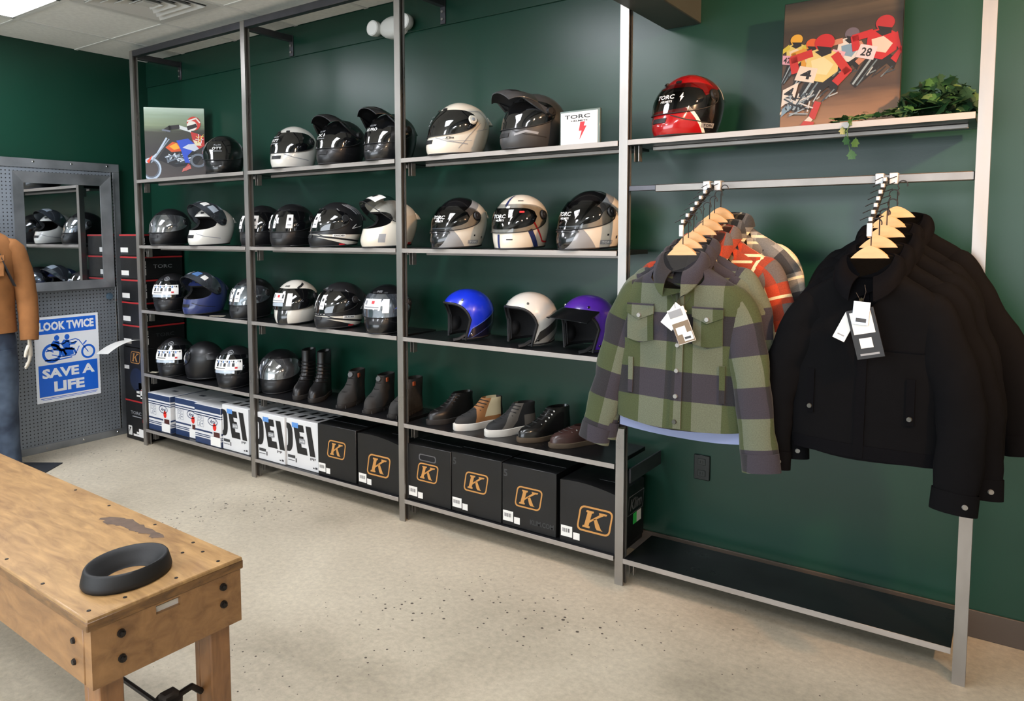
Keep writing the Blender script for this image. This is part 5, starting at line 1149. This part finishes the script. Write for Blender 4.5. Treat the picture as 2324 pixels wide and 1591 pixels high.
# black jackets
def jacket(name, label, x, y, z, rz, seed, front=False, dp=.03, hw=.225, sw=(0, 0)):
    t = thing(name, label, 'jacket', (x, y, z), rz, 'jackets on the right arm')
    g = Garment(.607, hw, dp, seed, .009, .0, .06); g.torso('body', BLKF, t)
    g.sleeve(-1, BLKF, t, [(-hw * .5, 0, -.135), (-hw * .72, 0, -.165), (-hw * .9, -.01, -.24), (-hw * 1.1 - sw[0] * .5, -.02, -.43), (-hw * 1.08 - sw[0], -.03, -.68)], .085, .055, cuff=BLKF, seed=seed, buttons=BTN)
    g.sleeve(1, BLKF, t, [(hw * .5, 0, -.135), (hw * .72, 0, -.165), (hw * .9, -.01, -.24), (hw * 1.12 + sw[1] * .5, -.03, -.44), (hw * 1.06 + sw[1], -.05, -.70)], .085, .055, cuff=BLKF, seed=seed + 3, buttons=BTN)
    g.collar(BLKC, t, .45, .10)
    if front:
        g.fpatch('zip_placket', BLKC, t, -.016, .012, -.60, -.09, .001, 3, 24, 0)
        for px in (-.15, .13): 
            w_ = g.fpatch('pocket_welt', BLKC, t, px - .01, px + .012, -.48, -.34, .001, 2, 6, 0); g.button(BTND, w_, px, -.46, .008, .006)
        g.fpatch('chest_seam', BLKC, t, .04, .16, -.262, -.258, .0, 8, 1, 0, thick=.002)
        g.fpatch('hem_band', BLKC, t, -.2, .2, -.60, -.56, .0, 16, 2, 0, thick=.0025)
        MB().box(-.03, .03, .016, .018, -.06, -.012, bev=.001).obj('neck_label', get('camo_label', '#77705c', .7, var=.3, vscale=60.), t)
        b = MB(); b.tube([g.front(-.005, -.105, .014), g.front(-.02, -.135, .02), g.front(-.035, -.165, .018)], .0045, 6); b.obj('zip_pull', get('zip_brass', '#6d6550', .4, .6), t)
    return t
BX = 4.592
jl = ['black jacket at the back of the right arm', 'black jacket, fourth from the front', 'black jacket in the middle of the right arm', 'black jacket right behind the front one, its cuff over the end post', 'black cotton jacket with corduroy collar and tags, front of the right arm']
jh = ['wooden hanger at the back of the right arm', 'wooden hanger fourth from the front, right arm', 'wooden hanger in the middle of the right arm', 'wooden hanger right behind the front jacket hanger', 'front wooden hanger of the tagged black jacket']
for k in range(5):
    y = -.05 - .063 * k; z = 1.69 + y * sl - .102; rz = math.radians([1, -8, -3, -2, -6][k])
    hanger(jh[k], BX + [.05, .03, .035, .02, .004][k] * .8, y, z - .012, rz, 'wooden hangers')
    jacket('black_jacket', jl[k], BX + [.05, .03, .035, .02, .004][k], y, z - .020, rz, k + 11, k == 4, .046 if k == 4 else .03, .222, [(.0, .13), (0, 0), (0, .03), (.0, .05), (.03, .015)][k])
hang_tag('black hang tag with white label on the front black jacket', BX - .008, -.398, 1.282, 0, math.radians(-14), .075, .15, BPRINT, [('tag_label', STICK, -.03, .028, -.075, -.008), ('tag_print', GREYP, -.02, .02, -.03, -.026), ('white_square', STICK, -.02, .014, -.118, -.088), ('tag_print', GPRINT, -.026, .026, -.14, -.134)])
hang_tag('clear plastic button bag hanging over the black tag', BX + .0, -.404, 1.305, 0, math.radians(4), .045, .07, FILM, [('spare_buttons', GREYP, -.012, .016, -.062, -.05)])
hang_tag('small white tag behind the black hang tag', BX - .03, -.388, 1.262, 0, math.radians(24), .036, .085, STICK, [('tag_print', GPRINT, -.01, .01, -.07, -.066)])

# ------------------------------------------------------------------ pegboard panel with mirror on the left wall
PX = -.430
def peg_mat():
    m, nt, b = nmat('perforated_steel'); tc = N(nt, 'ShaderNodeTexCoord'); sp = N(nt, 'ShaderNodeSeparateXYZ'); L(nt, tc.outputs['Object'], sp.inputs[0]); outs = []
    for ax in (1, 2):
        q = N(nt, 'ShaderNodeMath', operation='MULTIPLY'); L(nt, sp.outputs[ax], q.inputs[0]); q.inputs[1].default_value = 1 / .0254
        f = N(nt, 'ShaderNodeMath', operation='FRACT'); L(nt, q.outputs[0], f.inputs[0]); s_ = N(nt, 'ShaderNodeMath', operation='SUBTRACT'); L(nt, f.outputs[0], s_.inputs[0]); s_.inputs[1].default_value = .5
        p2 = N(nt, 'ShaderNodeMath', operation='POWER'); L(nt, s_.outputs[0], p2.inputs[0]); p2.inputs[1].default_value = 2.; outs.append(p2.outputs[0])
    ad = N(nt, 'ShaderNodeMath', operation='ADD'); L(nt, outs[0], ad.inputs[0]); L(nt, outs[1], ad.inputs[1]); lt = N(nt, 'ShaderNodeMath', operation='LESS_THAN'); L(nt, ad.outputs[0], lt.inputs[0]); lt.inputs[1].default_value = .030
    ns = N(nt, 'ShaderNodeTexNoise', i={'Scale': 5., 'Detail': 4.}); L(nt, tc.outputs['Object'], ns.inputs['Vector'])
    cr = N(nt, 'ShaderNodeValToRGB'); cr.color_ramp.elements[0].color = lin('#6a7077'); cr.color_ramp.elements[1].color = lin('#8a9199'); L(nt, ns.outputs['Fac'], cr.inputs[0])
    mx = N(nt, 'ShaderNodeMix', data_type='RGBA'); L(nt, lt.outputs[0], mx.inputs['Factor']); L(nt, cr.outputs[0], mx.inputs['A']); mx.inputs['B'].default_value = lin('#17181a'); L(nt, mx.outputs['Result'], b.inputs['Base Color'])
    iv = N(nt, 'ShaderNodeMath', operation='SUBTRACT'); iv.inputs[0].default_value = 1.; L(nt, lt.outputs[0], iv.inputs[1]); m5 = N(nt, 'ShaderNodeMath', operation='MULTIPLY'); L(nt, iv.outputs[0], m5.inputs[0]); m5.inputs[1].default_value = .35; L(nt, m5.outputs[0], b.inputs['Metallic'])
    b.inputs['Roughness'].default_value = .45; return m
PEG = peg_mat(); PSTEEL = get('panel_steel', '#8d9195', .38, .7, var=.2, vscale=7., rvar=.1)
t = thing('pegboard_panel', 'grey perforated steel panel with riveted frame on the left wall', 'panel', (XL + .001, 0, 0))
px = PX - XL - .001; Y0, Y1, ZT = -1.9, .115, 2.03
MB().box(0, px - .006, Y0, Y1 - .02, .03, ZT - .04).obj('perforated_sheet', PEG, t, smooth=False)
for nm_, a in (('frame_bar', (px - .012, px, Y0, Y1, ZT - .062, ZT)), ('frame_bar', (px - .012, px, Y0, Y1, .0, .052)), ('frame_bar', (px - .012, px, Y1 - .05, Y1, .052, ZT - .062))):
    MB().box(*a, bev=.002).obj(nm_, PSTEEL, t)
MB().box(px - .003, px + .004, Y1 - .068, Y1 - .060, .05, ZT - .06, bev=.001).obj('panel_seam', CHROME, t)
for k in range(7):
    for z in (ZT - .02, .025):
        y = Y1 - .09 - .26 * k; MB().cyl((px, y, z), (px + .004, y, z), .009, .006, 10).obj('rivet', CHROME, t)
MB().cyl((px - .006, .005, 1.055), (px + .004, .005, 1.055), .026, .024, 20).obj('key_lock', get('lock_blue_grey', '#6f8aa0', .3, .6), t)
t = thing('wall_mirror', 'steel-framed wall mirror reflecting the helmet shelves', 'mirror', (PX + .0005, 0, 0))
my0, my1, mz0, mz1 = -.645, .035, 1.125, 1.94
MIR = get('mirror_glass', '#c9ced3', .02, 1.)
bw = .075
b = MB(); b.box(0, .006, my0 + .02, my1 - .02, mz0 + .02, mz1 - .02); b.obj('glass', MIR, t, smooth=False)
for (a0, a1, c0, c1, nm_) in ((my0, my1, mz1 - bw, mz1, 'top'), (my0, my1, mz0, mz0 + bw * .8, 'bottom'), (my0, my0 + bw, mz0, mz1, 'side'), (my1 - bw, my1, mz0, mz1, 'side')):
    b = MB(); sy, sz = (a1 - a0), (c1 - c0)
    if nm_ in ('top', 'bottom'):
        zi = c0 if nm_ == 'top' else c1; zo = c1 if nm_ == 'top' else c0
        q = [(.010, a0 + bw, zi), (.010, a1 - bw, zi), (.024, a1, zo), (.024, a0, zo)]; q2 = [(0, *p[1:]) for p in q]
    else:
        yi = a1 if a0 == my0 else a0; yo = a0 if a0 == my0 else a1
        q = [(.010, yi, mz0 + bw * .8), (.010, yi, mz1 - bw), (.024, yo, mz1), (.024, yo, mz0)]; q2 = [(0, *p[1:]) for p in q]
    b.loft([q, q2]); b.obj('frame_side', PSTEEL, t, smooth=False)
# poster
t = thing('safety_poster', 'blue and white poster reading LOOK TWICE SAVE A LIFE', 'poster', (PX + .0005, -.32, .345))
t.rotation_euler = (0, 0, math.radians(90)); 
PWID, PHEI = .452, .60
# local: x along +y of the wall, -y out of the wall
BLU = get('poster_blue', '#1668dc', .4); PWHT = get('poster_white', '#f0f5fb', .4)
MB().box(-PWID / 2, PWID / 2, -.003, 0, 0, PHEI).obj('sheet', PWHT, t, smooth=False)
Fp = lambda u, v: (u, -.0036, v)
b = MB(); stickers(b, [(-.208, .208, .478, .582)], Fp); b.obj('blue_block', BLU, t, smooth=False)
b = MB(); stickers(b, [(-.208, .208, .042, .262)], Fp); b.obj('blue_block', BLU, t, smooth=False)
Fp2 = lambda u, v: (u, -.0042, v)
for s_, cy, hh, ww in (('LOOK TWICE', .532, .062, .385), ('SAVE A', .202, .068, .37), ('LIFE', .104, .072, .215)):
    b = MB(); put_text(b, s_, 0, cy, hh, Fp2, w=ww, bold=.045); b.obj('lettering', PWHT, t, smooth=False)
b = MB(); stickers(b, [(-.2, .2, .027, .031), (-.19, .19, .018, .021)], Fp); b.obj('small_print', BLU, t, smooth=False)
b = MB(); q = lambda *pp: [(-.2 + .4 * x, .27 + .2 * y) for x, y in pp]
for x, r, k in ((.22, .068, .72), (.86, .052, .72)): ring2d(b, ell(-.2 + .4 * x, .27 + (r * 1.05), r, r), ell(-.2 + .4 * x, .27 + r * 1.05, r * k, r * k), Fp)
line2d(b, q((.86, .26), (.70, .72), (.64, .78), (.5, .74)), .006, Fp); line2d(b, q((.78, .56), (.83, .66)), .01, Fp); line2d(b, q((.22, .3), (.36, .2), (.62, .2), (.7, .5)), .006, Fp); line2d(b, q((.12, .44), (.34, .5), (.48, .44)), .009, Fp)
poly2d(b, q((.5, .58), (.56, .66), (.68, .7), (.62, .58)), Fp); poly2d(b, q((.36, .46), (.58, .5), (.6, .24), (.4, .18)), Fp); line2d(b, q((.3, .16), (.1, .12), (.3, .1), (.56, .14)), .008, Fp); line2d(b, q((.24, .4), (.14, .5)), .008, Fp)
for x in (.26, .44): poly2d(b, q((x - .02, .5), (x + .1, .44), (x + .09, .76), (x - .01, .8), (x - .06, .66)), Fp); poly2d(b, [(-.2 + .4 * (x + .05) + p_, .27 + .2 * .88 + z_) for p_, z_ in ell(0, 0, .018, .02, 12)], Fp); line2d(b, q((x + .02, .74), (x + .14, .64), (x + .2, .68)), .008, Fp); line2d(b, q((x, .48), (x + .16, .42), (x + .2, .26)), .014, Fp)
b.obj('motorcycle_print', BLU, t, smooth=False)

# ------------------------------------------------------------------ mannequin (cut by the left edge of the picture)
t = thing('mannequin', 'headless mannequin in tan work shirt and blue jeans on a steel plate', 'mannequin', (-.225, -.945, 0), math.radians(60), None, 1.05)
TANF = get('tan_canvas_fabric', '#8a5c36', .85, var=.12, vscale=14., bump=.3, bscale=60., spec=.2); SKINW = get('mannequin_white', '#d9d0bf', .5)
def jeans_mat():
    m, nt, b = nmat('faded_denim'); tc = N(nt, 'ShaderNodeTexCoord'); sp = N(nt, 'ShaderNodeSeparateXYZ'); L(nt, tc.outputs['Object'], sp.inputs[0])
    n1 = N(nt, 'ShaderNodeTexNoise', i={'Scale': 5., 'Detail': 3.}); L(nt, tc.outputs['Object'], n1.inputs['Vector'])
    cr = N(nt, 'ShaderNodeValToRGB'); e = cr.color_ramp.elements; e[0].color = lin('#222c3d'); e[1].color = lin('#5c6b7e'); e[0].position = .42; e[1].position = .72; L(nt, n1.outputs['Fac'], cr.inputs[0]); L(nt, cr.outputs[0], b.inputs['Base Color'])
    b.inputs['Roughness'].default_value = .85; return m
JEAN = jeans_mat()
def er(cx, cy, z, a, b_, n=28, sq=.9): return [(cx + a * math.copysign(abs(math.cos(2 * PI * k / n)) ** sq, math.cos(2 * PI * k / n)), cy + b_ * math.copysign(abs(math.sin(2 * PI * k / n)) ** sq, math.sin(2 * PI * k / n)), z) for k in range(n)]
b = MB(); b.loft([er(0, .0, z, a, c) for z, a, c in ((.84, .15, .10), (1.0, .15, .105), (1.15, .165, .115), (1.3, .18, .12), (1.38, .17, .105), (1.43, .12, .08), (1.47, .062, .06), (1.53, .055, .055), (1.54, .05, .05))]); b.obj('body', SKINW, t)
b = MB(); rg = [er(0, .0, z, a, c, 40) for z, a, c in ((.86, .185, .125), (.9, .186, .128), (1.0, .18, .122), (1.12, .183, .128), (1.25, .195, .135), (1.34, .2, .13), (1.40, .185, .108), (1.44, .15, .09), (1.475, .085, .072), (1.485, .075, .066))]
rg = [[(x + .006 * noise.noise((x * 9, y * 9, z * 14)), y + .008 * noise.noise((x * 9 + 4, y * 9, z * 14)), z) for x, y, z in r] for r in rg]; b.loft(rg, 0, False, False); sh_ = b.obj('work_shirt', TANF, t, ang=80)
b = MB(); b.box(-.01, .022, -.140, -.128, .88, 1.36, bev=.003); b.obj('placket', TANF, sh_)
for sd in (-1, 1):
    b = MB(); b.box(sd * .1 - .05, sd * .1 + .05, -.138, -.112, 1.2, 1.31, bev=.004); b.obj('chest_pocket', TANF, sh_); b = MB(); b.prism([(sd * .1 - .054, 1.325), (sd * .1 + .054, 1.325), (sd * .1 + .054, 1.295), (sd * .1, 1.275), (sd * .1 - .054, 1.295)], lambda x, z, d_: (x, -.143 + d_, z), .025); fl = b.obj('pocket_flap', TANF, sh_, smooth=False); MB().cyl((sd * .1, -.145, 1.292), (sd * .1, -.142, 1.292), .007, n=10).obj('button', BTND, fl)
for sd in (-1, 1):
    b = MB(); pth = [(sd * .12, .0, 1.385), (sd * .185, .004, 1.345), (sd * .225, .01, 1.2), (sd * .242, .01, 1.05), (sd * .25, -.015, .93), (sd * .25, -.035, .83)]
    pp = []
    for i in range(len(pth) - 1):
        for k in range(6): pp.append(Vector(pth[i]).lerp(Vector(pth[i + 1]), k / 6))
    pp.append(Vector(pth[-1])); rr = [min(.05 + .005 * i, .071 - .02 * i / len(pp)) + .0012 * math.sin(i * 1.9) for i in range(len(pp))]
    b.tube(pp, rr, 18, flat=(1, 0, 0)); sv = b.obj('sleeve', TANF, t, ang=80)
    MB().cyl((sd * .25, -.032, .85), (sd * .25, -.040, .808), .052, .05, 18).obj('cuff', TANF, sv)
    # hand: palm and five fingers, one continuous piece per side
    b = MB(); o = Vector((sd * .25, -.040, .81))
    b.loft([[o + Vector((.014 * w_ * math.cos(2 * PI * k / 12), .036 * w_ * math.sin(2 * PI * k / 12) - .004 * q, -q * .1)) for k in range(12)] for q, w_ in ((-.1, .8), (.2, .78), (.45, 1.0), (.8, 1.05), (1.0, .95), (1.05, .7))])
    for fi, (dy, ln) in enumerate(((-.026, .068), (-.009, .078), (.009, .074), (.025, .058))):
        p0 = o + Vector((0, dy - .004, -.095)); b.tube([p0, p0 + Vector((-sd * .004, -.002, -ln * .4)), p0 + Vector((-sd * .014, -.006, -ln * .75)), p0 + Vector((-sd * .026, -.012, -ln))], [.0085, .008, .0075, .0055], 8)
    p0 = o + Vector((-sd * .004, -.03, -.035)); b.tube([p0, p0 + Vector((-sd * .01, -.018, -.026)), p0 + Vector((-sd * .016, -.022, -.052)), p0 + Vector((-sd * .018, -.022, -.064))], [.011, .0095, .008, .006], 8); b.obj('hand', SKINW, t)
b = MB(); b.loft([er(0, 0, z, a, c, 32) for z, a, c in ((.90, .165, .115), (.87, .168, .118), (.80, .178, .125), (.74, .178, .122), (.70, .17, .11))]); jn = b.obj('jeans', JEAN, t, ang=70)
for sd in (-1, 1):
    b = MB(); b.loft([er(sd * x, y, z, a, c, 24) for z, x, y, a, c in ((.76, .085, 0, .09, .115), (.66, .092, 0, .09, .105), (.5, .098, -.002, .078, .09), (.42, .1, -.004, .07, .082), (.3, .102, .004, .068, .082), (.15, .104, .008, .064, .076), (.06, .106, .01, .066, .078), (.035, .107, .01, .066, .08))]); lg = b.obj('jeans_leg', JEAN, t, ang=70)
    b = MB(); b.loft([er(sd * .107, y, z, a, c, 24) for z, y, a, c in ((.008, -.03, .042, .125), (.03, -.03, .044, .128), (.055, -.02, .042, .11), (.09, .01, .036, .06))]); b.obj('foot', SKINW, t)
b = MB(); b.tube([(.075, .05, 1.475), (.085, -.01, 1.487), (.09, -.07, 1.455), (.105, -.118, 1.39), (.135, -.133, 1.30), (.165, -.118, 1.22), (.19, -.07, 1.14)], [(.004, .016)] * 7, 8, flat=(0, -1, .3)); b.obj('shoulder_strap', get('black_webbing', '#17171a', .7), t)
MB().box(-.20, .20, -.20, .20, 0, .006, bev=.001).obj('base_plate', get('dark_plate', '#3b3d42', .45, .5), t)
for c in t.children:
    if c.name.startswith('base_plate'): c.rotation_euler = (0, 0, math.radians(-25)); c.location = (.125, -.045, 0)

# ------------------------------------------------------------------ workbench
TZ = .60
def wood_mat(name, c0, c1, stretch, stain=False):
    m, nt, b = nmat(name); tc = N(nt, 'ShaderNodeTexCoord'); mp = N(nt, 'ShaderNodeMapping'); mp.inputs['Scale'].default_value = stretch; L(nt, tc.outputs['Object'], mp.inputs[0])
    n1 = N(nt, 'ShaderNodeTexNoise', i={'Scale': 7., 'Detail': 7., 'Roughness': .6, 'Distortion': .6}); L(nt, mp.outputs[0], n1.inputs['Vector'])
    cr = N(nt, 'ShaderNodeValToRGB'); e = cr.color_ramp.elements; e[0].position, e[1].position = .3, .72; e[0].color, e[1].color = lin(c0), lin(c1); L(nt, n1.outputs['Fac'], cr.inputs[0]); col = cr.outputs[0]
    n2 = N(nt, 'ShaderNodeTexNoise', i={'Scale': 2.6, 'Detail': 5.}); L(nt, tc.outputs['Object'], n2.inputs['Vector'])
    mr = N(nt, 'ShaderNodeMapRange', i={'From Min': .56, 'From Max': .74}); L(nt, n2.outputs['Fac'], mr.inputs['Value'])
    mx = N(nt, 'ShaderNodeMix', data_type='RGBA'); ml = N(nt, 'ShaderNodeMath', operation='MULTIPLY'); L(nt, mr.outputs[0], ml.inputs[0]); ml.inputs[1].default_value = .55; L(nt, ml.outputs[0], mx.inputs['Factor']); L(nt, col, mx.inputs['A']); mx.inputs['B'].default_value = lin('#5e4229'); col = mx.outputs['Result']
    L(nt, col, b.inputs['Base Color']); b.inputs['Roughness'].default_value = .42; b.inputs['Coat Weight'].default_value = .15
    bp = N(nt, 'ShaderNodeBump', i={'Strength': .2, 'Distance': .002}); L(nt, n1.outputs['Fac'], bp.inputs['Height']); L(nt, bp.outputs[0], b.inputs['Normal']); return m
WTOP = wood_mat('bench_top_wood', '#83613c', '#b9925f', (1., 5., 1.)); WAPR = wood_mat('bench_apron_wood', '#765230', '#a2774a', (1.2, 2.2, 3.)); WLEG = wood_mat('bench_leg_wood', '#6e4a2c', '#96683f', (3., 3., .8))
BOLT = get('dark_bolt', '#2c2724', .5, .6); DSTAIN = get('dark_stain', '#5b483a', .6, var=.2, vscale=30.)
t = thing('workbench', 'old wooden workbench with bolted apron in the left foreground', 'workbench', (3.224, -1.626, 0), math.radians(-1.5))
# local: x to the left is negative (long side), y towards camera is negative ; corner c2 at the origin
LBW, LBL = .445, 1.75
top_ = MB().box(-LBL, 0, -LBW, 0, TZ - .032, TZ, bev=.003).obj('bench_top', WTOP, t)
MB().box(-LBL, .0015, -LBW - .0015, .0015, TZ - .034, TZ - .008, bev=.003).obj('top_edge', wood_mat('bench_edge_wood', '#54391f', '#8a6236', (2., 2., 8.)), top_)
rn = random.Random(5)
for (x, y) in ((-.03, -.06), (-.03, -.19), (-.035, -.33), (-.04, -.42), (-.2, -.03), (-.42, -.025), (-.7, -.03), (-.95, -.025), (-.28, -.425), (-.52, -.42), (-.16, -.09), (-.12, -.05)):
    MB().cyl((x, y, TZ - .001), (x, y, TZ + .0012), .006, .005, 8).obj('nail_head', BOLT, top_)
b = MB(); pts0 = [(-.615, -.106), (-.583, -.064), (-.5, -.045), (-.4, -.055), (-.307, -.060), (-.322, -.091), (-.36, -.080), (-.41, -.097), (-.482, -.099), (-.54, -.115)]; pts = [((a_[0] + (b_[0] - a_[0]) * k / 5) + rn.uniform(-.006, .006), (a_[1] + (b_[1] - a_[1]) * k / 5) + rn.uniform(-.006, .006)) for a_, b_ in zip(pts0, pts0[1:] + pts0[:1]) for k in range(5)]; poly2d(b, pts, lambda x, y: (x, y, TZ + .0006)); b.obj('worn_patch', DSTAIN, top_, smooth=False)
# end apron with a slot
ah0, ah1 = TZ - .185, TZ - .034; b = MB(); sy0, sy1, sz0, sz1 = -.265, -.195, TZ - .063, TZ - .040
for a in ((-.004, -LBW + .01, sy0, ah0, ah1), (-.004, sy1, -.006, ah0, ah1), (-.004, sy0, sy1, ah0, sz0), (-.004, sy0, sy1, sz1, ah1)): b.box(a[0] - .034, a[0], a[1], a[2], a[3], a[4])
b.obj('end_apron', WAPR, t, smooth=False)
MB().box(-.034, -.0155, sy0, sy1, sz0, sz1 - .008).obj('slot_light_fill', get('slot_light_white', '#d8d4cc', .4), t, smooth=False)  # white insert stands in for the bright floor seen through the slot
MB().box(-LBL + .04, -.04, -LBW + .008, -LBW + .042, ah0, ah1, bev=.003).obj('side_apron', WAPR, t); MB().box(-LBL + .04, -.04, -.042, -.008, ah0, ah1, bev=.003).obj('side_apron', WAPR, t)
for (x, y) in ((-.0955, -LBW + .022), (-.0955, -.105), (-LBL + .1, -LBW + .022), (-LBL + .1, -.105)):
    lg = MB().box(x - .005, x + .055, y + .02, y + .085, 0, ah1, bev=.004).obj('leg', WLEG, t); MB().box(x - .03, x - .007, y + .022, y + .083, 0, ah0 + .01, bev=.003).obj('leg_plank', WLEG, lg)
for (y, z) in ((-.065, .065), (-.065, .115), (-.36, .07), (-.36, .135)):
    o = MB().cyl((-.005, y, TZ - z), (.003, y, TZ - z), .011, .010, 10).obj('washer', BOLT, t); MB().cyl((.003, y, TZ - z), (.009, y, TZ - z), .007, .006, 6).obj('bolt', BOLT, o)
for z in (.085, .14): MB().cyl((-.09, -LBW + .008, TZ - z), (-.09, -LBW + .002, TZ - z), .009, .007, 8).obj('bolt', BOLT, t)
for k, z in enumerate((.20, .10)):
    MB().cyl((-LBL + .1, -.19, z), (-.05, -.19, z), .007, n=8).obj('steel_rod', BOLT, t)
cs = MB(); cs.box(-.105, -.07, -.215, -.165, .05, .26, bev=.006)
for k in range(5): cs.cyl((-.0875, -.19, .06 + .042 * k), (-.0875, -.19, .075 + .042 * k), .036, .036, 16)
cs.obj('vice_casting', get('rusty_iron', '#3a332e', .65, .5, var=.3, vscale=30.), t)
cs = MB(); cs.tube([(-.0875, -.165, .235), (-.0875, -.12, .24), (-.0875, -.09, .21)], .009, 8); cs.obj('vice_lever', BOLT, t)
# black helmet ring on the bench
t = thing('helmet_ring', 'oval black foam helmet ring lying on the wooden workbench', 'helmet ring', (3.07, -1.885, TZ + .0008), math.radians(8))
b = MB(); b.lathe([(.060, .0), (.116, .0), (.1195, .008), (.118, .016), (.111, .041), (.107, .046), (.102, .045), (.090, .032), (.076, .018), (.066, .008), (.064, .003)], 56, sx=.80, sy=1.05, closed=True); b.obj('ring', get('black_foam', '#161617', .6, var=.08, bump=.1, bscale=200.), t, ang=70)
